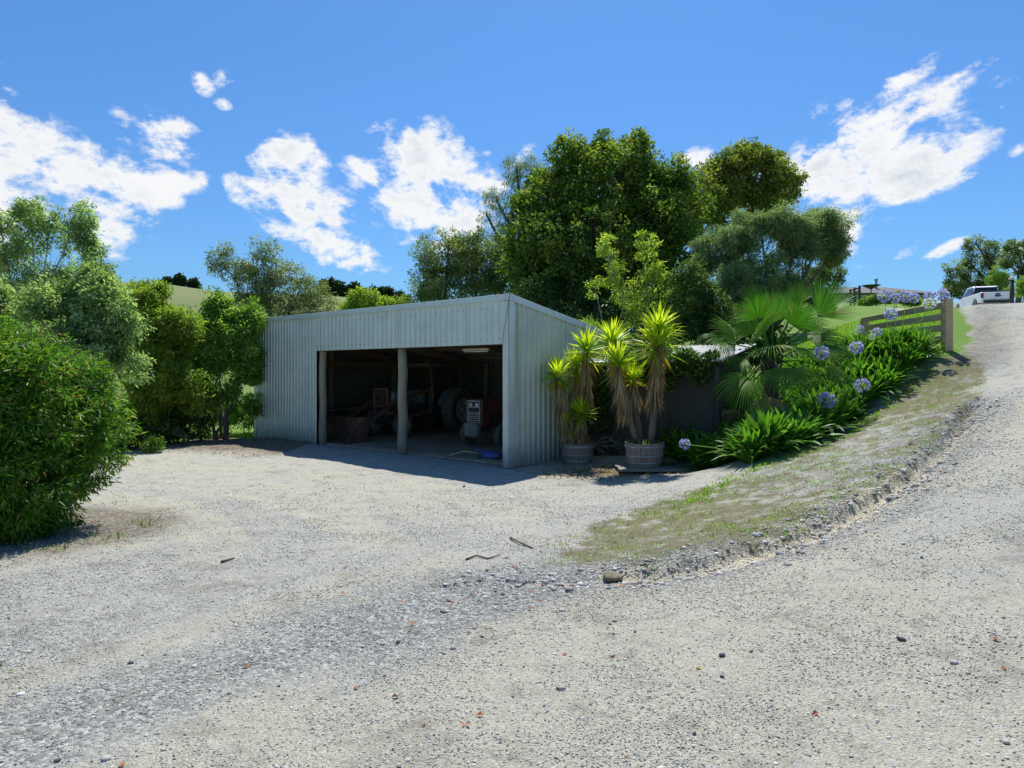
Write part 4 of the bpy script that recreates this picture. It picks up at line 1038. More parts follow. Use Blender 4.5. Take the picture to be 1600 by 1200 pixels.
# ------------------------------------------------------------------ yuccas
def yucca(root_loc, stems, label):
    """stems: list of (foot offset, head world xyz, head radius, skirt length)"""
    root = empty('yucca', root_loc, 0, label, 'yucca', 'yuccas growing in half barrels'); B = np.array(root_loc, float)
    for (foot, head, rad, skirt) in stems:
        h = np.array(head)-B; f0 = np.array([foot[0], foot[1], 0.0]); mid = f0+(h-f0)*.45+np.array([(f0[0]-h[0])*-.12, 0, 0])+RNG.normal(size=3)*.02
        pts = [f0, f0+(mid-f0)*.5, mid, mid+(h-mid)*.5, h]
        m = MB(); m.tube(pts, [.065, .055, .05, .045, .04], 10); tk = m.build('trunk', M['bark'], root)
        n = 135 if rad > .3 else 95
        d = rdir(n); ax = nrm(h-mid)
        d = nrm(d+ax*.32); d[:, 2] = np.where(d[:, 2] < -.6, -d[:, 2]*.5, d[:, 2]); d = nrm(d)
        up = (d@ax)
        base = h+d*.03+ax[None]*(up[:, None]*.10*rad/.35)
        L = rad*RNG.uniform(.85, 1.2, n)
        V, Fc, k = blades(base, d, L, .040*(rad/.4)**.5, (.06*(1-up)+.01)*RNG.uniform(.3, 4.0, n), 4, RNG.uniform(-.5, .5, n), prof=lambda u: (.75+.5*u if u < .4 else .95*(1-(u-.4)/.6)**.8))
        val = np.clip(.55+.30*up-.1+RNG.normal(size=n)*.13, 0, .92); val = np.where((up < -.1) & (RNG.random(n) < .35), 1.0, val)
        np_mesh('leaf_rosette', V, [Fc], M['l_yucca'], root, {'v': np.repeat(val, k)})
        # yellowing then dead hanging skirt down the stem
        tot = int(230*skirt/.6)
        u = RNG.random(tot)**.8; path = np.array([h+(mid-h)*min(1, w*2) if w < .5 else mid+(f0-mid)*(w-.5)*2 for w in u*min(1, skirt/np.linalg.norm(h-f0))])
        th = RNG.uniform(0, 6.28, tot); dd = np.stack([np.cos(th), np.sin(th), -1.6-RNG.random(tot)*2.2], 1)
        V, Fc, k = blades(path+np.stack([np.cos(th), np.sin(th), th*0], 1)*.045, dd, RNG.uniform(.22, .42, tot)*(.8+rad*.5), .017, .10, 3, RNG.uniform(-1, 1, tot))
        np_mesh('dead_leaf_skirt', V, [Fc], M['l_dead'], tk, {'v': np.repeat(np.clip(.5+RNG.normal(size=tot)*.25, 0, 1), k)})
    return root
z1 = T1[2]+.38; y1 = T1[1]+.34
yucca((T1[0], y1, z1), [((-.1, -.05), P(872, 592, y1-.15), .40, .95), ((-.02, .08), P(898, 576, y1+.15), .36, .7), ((.1, .0), P(916, 552, y1), .46, 1.0), ((.08, -.12), P(908, 650, y1-.2), .34, .4), ((-.14, -.14), P(885, 662, y1-.15), .22, .3)],
      'yucca in the left tub, lowest heads against the shed wall')
z2 = pz+.085+.40; y2 = T2[1]+.30
yucca((T2[0], y2, z2), [((-.12, .1), P(958, 538, y2+.35), .42, .5), ((-.1, -.05), P(966, 574, y2-.05), .42, .75), ((.1, 0), P(1026, 546, y2), .50, .9), ((.14, .04), P(1030, 518, y2+.05), .44, .4), ((-.05, .05), P(990, 594, y2+.15), .30, .3)],
      'taller yucca in the right tub, its two bare stems forking in a V')
# dry grass and weeds inside the tubs
def tubweeds(x, y, z, n, label, mat, L, sp=.28):
    th = RNG.uniform(0, 6.28, n); r = sp*RNG.random(n)**.5
    b = np.stack([r*np.cos(th), r*np.sin(th), 0*th], 1); d = np.stack([np.cos(th)*.7, np.sin(th)*.7, .3+RNG.random(n)*1.2], 1)
    V, Fc, k = blades(b, d, RNG.uniform(.4, 1, n)*L, .008, L*.7, 4)
    o = np_mesh('weeds', V, [Fc], M[mat], None, {'v': np.repeat(RNG.random(n), k)}); o.location = (x, y, z); tag(o, label, 'weeds', None, 'stuff')
tubweeds(T1[0], y1, z1, 260, 'dry straggling weeds crowding the rim of the left tub', 'l_dead', .40, .32)
tubweeds(T2[0], y2, z2, 90, 'thin green weeds in the rim of the right tub', 'grassb', .22)
# long dry twigs sprawling from the left tub
tw = MB()
for a_, l_ in ((-.3, 1.0), (-.9, .9), (.5, .7), (.1, .8)):
    p0 = np.array([T1[0]+.25, y1-.15, z1]); q = p0+np.array([math.cos(a_)*l_, -.3, math.sin(a_)*l_*.6-.15]); tw.tube([p0, (p0+q)/2+np.array([0, 0, .18]), q], [.007, .005, .002], 5)
    for s_ in (.3, .6): w = p0+(q-p0)*s_+np.array([0, 0, .12]); tw.tube([w, w+np.array([.12, -.05, .14*(1 if a_ > 0 else -1)])], [.004, .002], 4)
t = tw.build('dry_twigs', M['palebark']); tag(t, 'bare dry twigs arching out of the left tub', 'twigs')
# ------------------------------------------------------------------ fan palm
def fan(parent, hub, d, nrmv, rad, spread, nl, droop, mat, dead=0.0):
    """one fan leaf: leaflets in a pleated fan around direction d, in the plane with normal nrmv"""
    d = np.array(d, float); d /= np.linalg.norm(d); nv = np.array(nrmv, float); nv = nv-d*np.dot(nv, d); nv /= np.linalg.norm(nv); s = np.cross(d, nv)
    ns = 7; vs = []; fs = []; val = []
    for i in range(nl):
        a0 = spread*(2*i/nl-1); a1 = spread*(2*(i+1)/nl-1); am = (a0+a1)/2
        L = rad*(1-.28*abs(am/spread)**2)*RNG.uniform(.93, 1.05); join = .50; dr = droop*RNG.uniform(.8, 1.3)
        base = len(vs); tone = float(np.clip(.5+RNG.normal()*.13+dead, 0, 1))
        if RNG.random() < .05: tone = .97
        for j in range(ns+1):
            u = j/ns
            w = u if u < join else join*max(0, (1-(u-join)/(1-join)))**.6
            hw = (a1-a0)/2*w*L*.98
            bend = np.array([0, 0, -1])*dr*L*max(0, u-.35)**2*1.6
            c = hub+(d*math.cos(am)+s*math.sin(am))*L*u+nv*(.16*L*u*u*-abs(am/spread))*.6+bend
            tdir = (-d*math.sin(am)+s*math.cos(am))
            pl = .35*hw
            vs += [c-tdir*hw-nv*pl, c+nv*pl, c+tdir*hw-nv*pl]; val += [tone]*3
        for j in range(ns):
            o = base+j*3; fs += [(o, o+1, o+4, o+3), (o+1, o+2, o+5, o+4)]
    return np.array(vs), np.array(fs), val
def palm():
    cr = P(1205, 560, 13.6); bx, by = cr[0], cr[1]; bz = GZ(bx, by)
    root = empty('fan_palm', (bx, by, bz), 0, 'young fan palm with big pleated leaves rising from the flower bed', 'palm')
    C0 = np.array([0, 0, cr[2]-bz])
    m = MB(); m.tube([(0, 0, -.1), (0, 0, C0[2]*.5), tuple(C0)], [.17, .15, .12], 12); 
    for k in range(70):
        a = k*2.4; z = .1+C0[2]*k/72; m.bar((math.cos(a)*.13, math.sin(a)*.13, z), (math.cos(a)*.22, math.sin(a)*.22, z+.14), .05, .02)
    m.build('trunk', M['bark'], root)
    #  fan hub pixel, depth, pointing pixel dx,dy, towards camera component, radius, spread, droop
    L = [(1208, 505, 13.6, (.05, 1, -.1), .80, 1.05, .12, (0, -1, .2)), (1278, 495, 13.4, (.75, .9, -.1), .95, 1.0, .05, (.3, -1, .4)), (1232, 500, 14.0, (.25, 1, .1), .72, 1.2, .15, (0, -1, .1)),
         (1150, 530, 13.3, (-.8, .55, -.3), .82, 1.5, .35, (-.2, -.7, .8)), (1140, 552, 13.7, (-1, .05, .0), .75, 1.4, .35, (0, -.3, 1)), (1170, 590, 12.9, (-.7, -.35, -.5), .82, 1.5, .5, (-.2, -.8, .7)),
         (1205, 545, 12.8, (.0, .2, -1), .75, 1.6, .5, (0, -.5, 1)), (1262, 530, 13.2, (.9, .25, -.2), .78, 1.3, .4, (.1, -.6, 1)), (1280, 545, 12.9, (.8, -.1, -.5), .72, 1.4, .55, (0, -.6, 1)),
         (1240, 575, 12.8, (.5, -.5, -.7), .72, 1.5, .6, (.2, -.9, .6)), (1180, 520, 14.0, (-.5, .8, .3), .8, 1.4, .2, (0, -1, .4)), (1255, 520, 14.1, (.5, .7, .4), .8, 1.3, .2, (0, -1, .6)),
         (1150, 640, 13.2, (-.4, -1, -.2), .78, 1.3, .3, (-.3, -1, .0)), (1205, 620, 12.9, (-.1, -1, -.3), .70, 1.3, .3, (0, -1, .1)), (1185, 500, 13.2, (-.35, 1, -.4), .7, 1.3, .25, (-.2, -1, .3)),
         (1225, 545, 12.9, (.3, .1, -.9), .7, 1.5, .6, (.2, -.5, 1)), (1165, 560, 13.6, (-.9, .1, -.2), .8, 1.5, .5, (0, -.5, 1)), (1195, 520, 13.0, (-.2, .7, -.7), .75, 1.4, .45, (0, -.9, .6)), (1240, 510, 13.0, (.35, .8, -.5), .75, 1.3, .4, (.1, -.9, .5)), (1215, 575, 12.6, (.1, -.4, -.9), .7, 1.5, .5, (0, -.9, .4)),
         (1185, 480, 14.2, (-.2, 1, .1), .62, .8, .1, (0, -1, .1)), (1245, 480, 14.0, (.15, 1, .0), .66, .8, .1, (.1, -1, .1)), (1135, 535, 13.0, (-.9, .3, -.4), .7, 1.3, .6, (-.3, -.6, .8)), (1290, 575, 13.0, (.8, -.4, -.3), .66, 1.3, .6, (.2, -.7, .7)), (1160, 610, 13.4, (-.5, -.8, -.2), .7, 1.4, .4, (-.3, -.9, .3))]
    for k, (px, py, dd, dv, rad, spr, dr, nv) in enumerate(L):
        h = P(px, py, dd)-np.array([bx, by, bz]); d3 = (dv[0], dv[2], dv[1])
        low = dv[1] < -.9
        m = MB(); mid = (C0+h)/2+np.array([0, 0, .06]); m.tube([C0+np.array([0, 0, -.1]), mid, h], [.022, .014, .010], 6); st = m.build('leaf_stalk', M['l_palm'] if not low else M['l_dead'], root)
        V, Fc, val = fan(root, h, d3, nv, rad*1.0, spr, 40, dr, None, RNG.uniform(-.25, .15))
        fo = np_mesh('fan_leaf', V, [Fc], M['l_palm'] if not low else M['l_dead'], root, {'v': val})
        md = fo.modifiers.new('s', 'SOLIDIFY'); md.thickness = .002
        if k < 0:  # stringy tips
            tip = V.reshape(40, 8, 3, 3)[:, -1, 1]
            vv, ff, kk = blades(tip, np.tile(np.array([[.05, 0, -1]]), (40, 1)), RNG.uniform(.05, .22, 40), .006, 0.0, 2); np_mesh('leaf_fringe', vv, [ff], M['l_dead'], fo, {'v': np.repeat(RNG.random(40), kk)})
palm()
# ------------------------------------------------------------------ agapanthus bed
def aga_mesh(nb, L, w, sd):
    th = RNG.uniform(0, 6.28, nb); el = RNG.uniform(.6, 4.2, nb)
    d = np.stack([np.cos(th), np.sin(th), el], 1); b = np.stack([np.cos(th)*.06*RNG.random(nb), np.sin(th)*.06*RNG.random(nb), np.zeros(nb)-.03], 1)
    V, Fc, k = blades(b, d, L*RNG.uniform(.7, 1.1, nb), w*RNG.uniform(.8, 1.15, nb), L*RNG.uniform(.3, .7, nb), 7, RNG.uniform(-.5, .5, nb), prof=lambda u: (.55+.45*min(1, u*3))*(1 if u < .72 else (1-(u-.72)/.28)**.6))
    return V, Fc, np.repeat(np.clip(.5+RNG.normal(size=nb)*.22, 0, 1), k)
agas = [aga_mesh(120, .90, .048, i) for i in range(5)]
protos = []
for V, Fc, val in agas:
    o = np_mesh('leaves', V, [Fc], M['l_aga'], None, {'v': val}); protos.append(o.data); bpy.data.objects.remove(o)
def umbel_mesh(r, mat, nf=70, open_=1.0):
    d = rdir(nf); d[:, 2] = d[:, 2]*.85+.12; d = nrm(d); vs = []; fs = []; off = 0; val = []
    # pedicels
    V, Fc, k = blades(np.zeros((nf, 3)), d, r*.68, .004, .0, 2); 
    pv, pf = V, Fc
    Vp = []; Fp = []
    for i in range(nf):
        dd = d[i]; a = np.cross(dd, [0, 0, 1.0001]); a /= np.linalg.norm(a)+1e-9; b = np.cross(dd, a); t = np.clip(.5+RNG.normal()*.22, 0, 1)
        p0 = dd*r*.60
        for k6 in range(6):
            g = k6*math.pi/3+i; o = a*math.cos(g)+b*math.sin(g); q = -a*math.sin(g)+b*math.cos(g)
            m1 = p0+dd*r*.26+o*r*.09; tip = p0+dd*r*.42+o*r*.23*open_
            n0 = off; vs += [p0, m1+q*r*.055, tip, m1-q*r*.055]; fs.append((n0, n0+1, n0+2, n0+3)); off += 4; val += [t]*4
    return (np.array(vs), np.array(fs), val), (pv, pf)
um = [umbel_mesh(.125, None, 64), umbel_mesh(.11, None, 48)]
umd = []
for (a_, b_) in um:
    lst = []
    for mt in ('petal', 'petalw'):
        o = np_mesh('flower_head', a_[0], [a_[1]], M[mt], None, {'v': a_[2]}); lst.append(o.data); bpy.data.objects.remove(o)
    o = np_mesh('pedicels', b_[0], [b_[1]], M['l_mid'], None, {'v': np.full(len(b_[0]), .7)}); lst.append(o.data); bpy.data.objects.remove(o); umd.append(lst)
def put(data, name, parent, loc, rot=(0, 0, 0), sc=1.0):
    o = bpy.data.objects.new(name, data); COL.objects.link(o); o.parent = parent; o.location = [float(v) for v in loc]; o.rotation_euler = rot; o.scale = (sc,)*3; return o
def flower(root, base, tip, k=0, white=False, sc=1.0):
    tip = np.array(tip, float); b = np.array(base, float); m = MB(); mid = (b+tip)/2+np.array([0, 0, .05*np.linalg.norm(tip[:2]-b[:2])])
    m.tube([b, mid, tip], [.008, .007, .006], 6); st = m.build('flower_stalk', M['l_mid'], root)
    a = st.data.attributes.new('v', 'FLOAT', 'POINT'); a.data.foreach_set('value', [.8]*len(st.data.vertices))
    h = put(umd[k][1 if white else 0], 'flower_head', st, tip, (random.random(), random.random(), 3*random.random()), sc); put(umd[k][2], 'pedicels', h, (0, 0, 0))
    return h
GA = 'clump of glossy green strap leaves without flowers in the sloping agapanthus bed'
def aga(x, y, sc=1.0, fl=None, label=None, tall=1.0):
    z = GZ(x, y); root = empty('agapanthus', (x, y, z), 0, label or GA, 'agapanthus', 'agapanthus clumps in the bed along the bank')
    o = put(protos[random.randrange(5)], 'leaves', root, (0, 0, 0), (random.uniform(-.12, .12), random.uniform(-.12, .12), random.uniform(0, 6.28)), sc)
    for f in (fl or []): flower(root, (0, 0, .05), np.array(f[0])-np.array([x, y, z]), f[1], f[2], f[3])
    return root
bl = np.array(bedline); seglen = np.linalg.norm(np.diff(bl, axis=0), axis=1); cum = np.concatenate([[0], np.cumsum(seglen)])
def bedpt(u, back):
    L = u*cum[-1]; i = min(np.searchsorted(cum, L, side='right')-1, len(seglen)-1); a = bl[i]+(bl[i+1]-bl[i])*(L-cum[i])/seglen[i]
    t = (bl[i+1]-bl[i])/seglen[i]; n = np.array([-t[1], t[0]]); return a+n*back
cl = []
for k in range(38):
    cl.append((random.uniform(7.4, 9.7), random.uniform(15.2, 19.0), random.uniform(.9, 1.1)))
for row, back in enumerate((.28, .62, .97, 1.33, 1.7, 2.1, 2.5, 2.95)):
    nn = int(cum[-1]/.37)
    for k in range(nn):
        u = (k+.5*(row % 2)+random.uniform(-.25, .25))/nn
        if u < 0 or u > .985: continue
        if row >= 5 and u < .15: continue
        if row >= 6 and u > .9: continue
        q = bedpt(u, back+random.uniform(-.12, .12))
        if math.hypot(q[0]-5.29, q[1]-13.6) < .35: continue
        cl.append((q[0], q[1], random.uniform(.8, 1.12)*(1.22 if u < .5 else 1.05)))
# flower positions (pixel, depth) and what each looks like
FL = [((1392, 491), 14.2, 0, False, 1.05, 'agapanthus clump whose lavender head stands just below the fence top rail'),
      ((1370, 519), 14.6, 1, False, .95, 'agapanthus clump with a small lavender head right of the palm, above the round one'),
      ((1338, 543), 13.9, 0, False, 1.15, 'agapanthus clump with a full round lavender head in the middle of the bed'),
      ((1283, 551), 12.6, 0, False, 1.15, 'agapanthus clump with a lavender head in front of the palm right hand leaves'),
      ((1292, 625), 12.1, 0, False, 1.3, 'agapanthus clump with the lowest large loose lavender head near the path'),
      ((1347, 602), 12.7, 1, False, 1.3, 'agapanthus clump with a ragged lavender head leaning over the lower bed'),
      ((1343, 514), 15.2, 1, False, .9, 'agapanthus clump with a shaded blue head close to the palm tips'),
      ((1363, 526), 14.9, 1, True, .7, 'agapanthus clump with a small greenish white head beside the lavender one'),
      ((1382, 463), 14.8, 0, False, 1.15, 'agapanthus clump with the leftmost of the tall lavender heads above the fence'),
      ((1398, 466), 15.0, 1, False, 1.1, 'agapanthus clump with second lavender head from the left above the fence'),
      ((1415, 463), 15.1, 0, False, 1.15, 'agapanthus clump with third lavender head from the left above the fence'),
      ((1428, 466), 14.9, 1, False, 1.1, 'agapanthus clump with fourth lavender head from the left above the fence'),
      ((1452, 463), 15.1, 0, False, 1.0, 'agapanthus clump with pale lavender head near the corner post'),
      ((1473, 460), 14.9, 0, False, 1.1, 'agapanthus clump with rightmost lavender head over the corner post'),
      ((1453, 474), 14.6, 0, True, 1.15, 'agapanthus clump with a creamy white head in front of the fence rail')]
used = set()
for (pp, dd, k, wh, sc, lab) in FL:
    tip = P(pp[0], pp[1], dd); best = None
    for i, c in enumerate(cl):
        if i in used: continue
        e = math.hypot(c[0]-tip[0], c[1]-(tip[1]))+(2.0 if tip[2]-GZ(c[0], c[1]) < .35 else 0)
        if best is None or e < best[0]: best = (e, i)
    i = best[1]; used.add(i); c = cl[i]; aga(c[0], c[1], c[2], [(tip, k, wh, sc)], lab)
for i, c in enumerate(cl):
    if i not in used: aga(c[0], c[1], c[2])
q = bedpt(.0, .3); aga(q[0], q[1], .95, [(P(1070, 694, 12.1), 0, False, .85)], 'agapanthus clump at the low end, one flower leaning out over the path')
# ------------------------------------------------------------------ fence
def fence():
    posts = [(9.8, 15.0), (10.7, 20.2)]
    root = empty('post_and_rail_fence', (9.8, 15.0, GZ(9.8, 15.0)), 0, 'timber post and rail fence ending in a square post at the road edge', 'fence')
    ox, oy, oz = root.location
    top = [3.57, 3.50]
    for (x, y), t in zip(posts, top):
        g = GZ(x, y); m = MB(); m.box((x-ox, y-oy, (g-.3+t)/2-oz), (.18, .18, t-g+.3), None, .012); m.build('post', M['fence'], root)
    for i, dz in enumerate((.16, .42, .68, .94)):
        for a, b, ta, tb in ((posts[0], posts[1], top[0], top[1]+.14),):
            n0 = -.0
            p0 = (a[0]-ox-.09, a[1]-oy-.06+(.0), ta-dz*.98-oz); p1 = (b[0]-ox-.09, b[1]-oy, tb-dz*.98-oz)
            m = MB(); m.bar(p0, p1, .06, .15, b=.01); m.build('rail', M['fence'], root)
fence()
# ------------------------------------------------------------------ trees
SL = lambda *a, **k: tree(*a, **k)
# right / centre group behind the shed
SL('broadleaf_tree', 'largest round dark tree rising behind the shed roof', 'trees behind the shed', (950, 25.5),
   [(945, 298, 26, 100, 75), (872, 332, 26, 58, 64), (1025, 325, 26, 62, 66), (930, 380, 25, 135, 95), (845, 410, 25.5, 50, 75), (1040, 400, 25.5, 60, 85), (950, 455, 24.5, 120, 60), (862, 288, 26.5, 26, 26), (975, 256, 26.5, 52, 36), (925, 250, 26.5, 50, 34), (1050, 330, 26, 60, 60)],
   1500, .42, 62, .17, .085, M['l_big'], M['bark'], .35, shell=.55, spread=.22, tw=18)
SL('broadleaf_tree', 'round topped olive gold tree just right of the largest one', 'trees behind the shed', (1150, 30),
   [(1170, 275, 30, 62, 42), (1125, 290, 30, 42, 38), (1215, 295, 30, 36, 36), (1165, 250, 30, 40, 22), (1185, 325, 30, 55, 25), (1110, 325, 29, 38, 35)], 430, .40, 60, .17, .08, M['l_yel'], M['bark'], .28, fork=.5)
SL('willowy_tree', 'wispy grey green tree with fine drooping leaves between the big tree and the palm', 'trees behind the shed', (1195, 19.5),
   [(1125, 390, 19.5, 55, 65), (1190, 370, 19.5, 58, 46), (1245, 385, 19.7, 50, 50), (1288, 358, 20, 38, 26), (1150, 450, 19, 75, 60), (1235, 445, 19.5, 65, 45), (1300, 395, 20, 26, 30)],
   640, .28, 105, .16, .021, M['l_grey'], M['bark'], .13, droop=.7, shell=.3, tw=20, spread=.25, ragged=12, plume=6)
SL('feathery_tree', 'thin drooping tree reaching out left from behind the largest tree', 'trees behind the shed', (835, 31),
   [(808, 268, 31, 26, 20), (776, 312, 31, 26, 13), (800, 345, 31, 34, 24), (830, 290, 31, 30, 40), (775, 375, 31, 32, 22), (760, 335, 31, 16, 10)], 200, .32, 55, .17, .022, M['l_olive'], M['bark'], .2, droop=.9, fork=.55, shell=.2, tw=12)
SL('grey_leaved_tree', 'rounded grey green tree at the left of the group behind the shed', 'trees behind the shed', (715, 29),
   [(700, 400, 29, 48, 42), (745, 420, 29, 52, 45), (675, 440, 29, 34, 34), (790, 430, 29, 42, 48), (655, 465, 29, 18, 18), (720, 455, 28.5, 60, 35)], 480, .38, 55, .14, .05, M['l_olive'], M['bark'], .22)
SL('young_tree', 'light green upright young tree standing against the largest dark tree', 'trees behind the shed', (985, 18.5),
   [(1012, 400, 18.5, 15, 36), (1022, 445, 18.5, 17, 36), (950, 395, 18.5, 14, 28), (962, 430, 18.5, 16, 28), (930, 452, 18.5, 14, 16), (985, 460, 18.3, 28, 24), (1000, 495, 18, 26, 20)], 150, .16, 26, .10, .045, M['l_yg'], M['palebark'], .06, stems=3, shell=.1, tw=10, vbias=.1)
SL('dark_shrub', 'dense dark green shrub under the wispy tree behind the store roof', 'shrubs behind the shed', (1085, 17),
   [(1080, 470, 17, 35, 45), (1110, 500, 17, 40, 35), (1060, 510, 16.5, 28, 25)], 200, .25, 60, .09, .04, M['l_dark'], M['bark'], .06, cat='shrub', stems=3, vbias=.1)
SL('fern_bush', 'small bright ferny bush peeping over the low end of the shed roof', 'shrubs behind the shed', (930, 17.2),
   [(925, 512, 17.2, 22, 9), (905, 525, 17.2, 18, 8), (950, 520, 17.0, 14, 10)], 40, .16, 50, .14, .02, M['l_light'], M['bark'], .04, cat='shrub', stems=3)
SL('broadleaf_tree', 'dark lower tree filling the gap beneath the crowns behind the store', 'trees behind the shed', (1000, 22),
   [(930, 500, 22, 90, 45), (1040, 490, 22, 80, 55), (850, 480, 23, 60, 40), (1120, 510, 21, 60, 40), (1180, 540, 19, 50, 40)], 520, .36, 52, .14, .06, M['l_dark'], M['bark'], .2)
SL('yellow_green_tree', 'light yellow green rounded tree seen over the shed eave', 'trees behind the shed', (580, 29),
   [(575, 472, 29, 28, 18), (600, 482, 29, 25, 14), (550, 485, 29, 22, 12), (630, 480, 29.5, 22, 12)], 130, .32, 60, .13, .05, M['l_yg'], M['bark'], .15, vbias=.1)
# left group
SL('slender_tree', 'tall airy tree with pale stems at the far left edge', 'trees along the left boundary', (62, 20.5),
   [(48, 345, 20.5, 22, 34), (75, 375, 20.5, 38, 40), (118, 355, 20.5, 22, 42), (135, 390, 20.5, 16, 26), (25, 400, 20.5, 32, 36), (0, 350, 20.5, 26, 34), (150, 425, 20.5, 24, 26), (95, 430, 20.5, 55, 40), (40, 450, 20.5, 55, 40), (-40, 420, 20.5, 50, 70)], 470, .27, 44, .12, .045, M['l_pale'], M['palebark'], .12, stems=4, fork=.4, shell=.1, tw=22, vbias=-.05, ragged=8, plume=4)
SL('bushy_tree', 'silvery green bushy tree behind the near hedge bush', 'trees along the left boundary', (130, 14.5),
   [(120, 480, 14.5, 62, 42), (165, 500, 14.5, 48, 50), (180, 560, 14.3, 40, 50), (60, 480, 14.5, 60, 45), (150, 445, 14.8, 38, 25), (-20, 480, 14.5, 70, 50), (100, 560, 14, 70, 60)], 640, .26, 60, .105, .042, M['l_pale'], M['bark'], .1, stems=3, vbias=-.12, ragged=10, plume=7, )
SL('column_tree', 'yellow green column shaped tree with bushy foot left of the shed', 'trees along the left boundary', (248, 17.5),
   [(228, 465, 17.5, 34, 28), (232, 500, 17.5, 44, 48), (258, 560, 17.3, 52, 60), (275, 520, 17.4, 36, 42), (232, 620, 17.2, 40, 50), (280, 610, 17.2, 44, 50), (218, 660, 17, 34, 34)], 760, .26, 62, .11, .035, M['l_yg'], M['bark'], .12, stems=2, droop=.5, shell=.4, vbias=-.05, ragged=10, plume=7)
SL('multi_stem_tree', 'fresh green tree on bare dark forked stems nearest the shed left end', 'trees along the left boundary', (345, 18.6),
   [(348, 486, 18.6, 32, 34), (325, 525, 18.5, 42, 50), (375, 520, 18.8, 30, 48), (345, 565, 18.3, 42, 26), (318, 575, 18.2, 28, 28), (380, 585, 18.8, 22, 36), (395, 560, 19.2, 20, 50), (328, 625, 18.2, 10, 9), (366, 615, 18.4, 10, 9), (300, 640, 18.0, 14, 20), (392, 640, 19.0, 9, 16)], 520, .26, 56, .115, .045, M['l_mid'], M['bark'], .10, stems=5, fork=.45, shell=.4, vbias=.12, ragged=10, plume=7)
SL('slender_tree', 'tall thin leaved tree leaning over the left end of the shed roof', 'trees along the left boundary', (412, 22.5),
   [(345, 408, 22.5, 17, 22), (368, 425, 22.5, 22, 26), (408, 398, 22.5, 22, 26), (430, 430, 22.5, 36, 32), (400, 450, 22.5, 32, 34), (470, 450, 22.5, 32, 28), (498, 472, 22.5, 26, 22), (455, 485, 22.5, 45, 25), (390, 500, 22.5, 40, 45), (420, 560, 22.5, 40, 50)], 520, .27, 44, .12, .034, M['l_olive'], M['bark'], .12, stems=4, fork=.45, shell=.15, tw=18, vbias=.15)
SL('bushy_tree', 'bright lime tree top seen between the tall left trees', 'trees along the left boundary', (180, 24),
   [(148, 446, 24, 32, 18), (178, 468, 24, 34, 22), (205, 485, 24, 30, 22), (130, 470, 24, 40, 26), (300, 510, 24, 26, 28), (190, 540, 24, 60, 50), (310, 560, 24, 50, 60)], 330, .3, 50, .13, .05, M['l_light'], M['bark'], .14, stems=2)
SL('under_shrub', 'dark low shrub growing at the foot of the boundary trees', 'shrubs along the left boundary', (290, 16.9),
   [(215, 675, 16.6, 34, 22), (262, 672, 17.2, 34, 22), (305, 668, 17.8, 30, 18), (170, 680, 16, 40, 25)], 190, .2, 48, .09, .03, M['l_dark'], M['bark'], .04, cat='shrub', stems=3)
SL('pale_weed', 'tall pale weed in front of the boundary trees beside the mulch', 'shrubs along the left boundary', (243, 15.6), [(243, 692, 15.6, 10, 12), (232, 700, 15.5, 8, 7)], 18, .12, 22, .11, .03, M['l_light'], M['l_mid'], .01, cat='weed', stems=2)
for px, py, d_, lab in ((318, 655, 21, 'dim scrub patch seen between bare stems, left of three patches'), (352, 650, 22, 'dim scrub patch seen between bare stems, middle of three patches'), (388, 652, 21.5, 'dim scrub patch seen between bare stems, next to the shed corner')):
    SL('under_shrub', lab, 'shrubs along the left boundary', (px, d_), [(px, py, d_, 24, 18), (px+12, py-20, d_, 16, 14)], 60, .2, 44, .10, .035, M['l_mid'], M['bark'], .04, cat='shrub', stems=3)
# near hedge bush
def bush():
    bx, by = -6.7, 7.8; bz = GZ(bx, by)
    root = empty('lance_leaved_bush', (bx, by, bz), 0, 'big rounded bush of fresh lance shaped leaves filling the left edge', 'bush')
    lo = [(0, 0, 1.30, 1.75, 1.6, 1.12), (1.05, .1, 1.45, .85, 1.0, .72), (-.9, .3, 1.7, 1.3, 1.2, .85), (.45, -.45, .7, 1.25, 1.15, .8), (1.15, -.1, .75, .72, .8, .72), (.25, .2, 1.95, 1.0, .9, .52), (-.6, -.6, .9, 1.3, 1.1, .9), (1.5, .3, 1.1, .5, .6, .5), (.8, -.6, 1.7, .5, .5, .4), (1.35, -.5, .45, .45, .5, .45)]
    for k in range(26):
        a = random.uniform(0, 6.28); e = random.uniform(.1, 1.35); lo.append((math.cos(a)*math.cos(e)*1.65, math.sin(a)*math.cos(e)*1.5, 1.25+math.sin(e)*1.05, .34, .34, .26))
    cc, ci, pos, out = clump_cloud(lo, 3600, .15, 34, .72)
    k = pos[:, 2] > .02; pos, out, ci = pos[k], out[k], ci[k]
    leafcrown('crown', root, M['l_bamboo'], pos, out, ci, .10, .021, .45, .9, .8, spread=.24)
    m = MB(); limbs(m, (.2, 0, 0), lo, cc, .05, .3, 6, 6, 16)
    for k in range(26):  # sprays that stand clear of the outline
        a = random.uniform(0, 6.28); e = random.uniform(.0, 1.3); p0 = np.array([math.cos(a)*1.5, math.sin(a)*1.2, 1.2+e*.7]); m.tube([p0, p0+np.array([math.cos(a)*.45, math.sin(a)*.4, .25])], [.006, .003], 4)
    m.build('trunk', M['bark'], root)
bush()
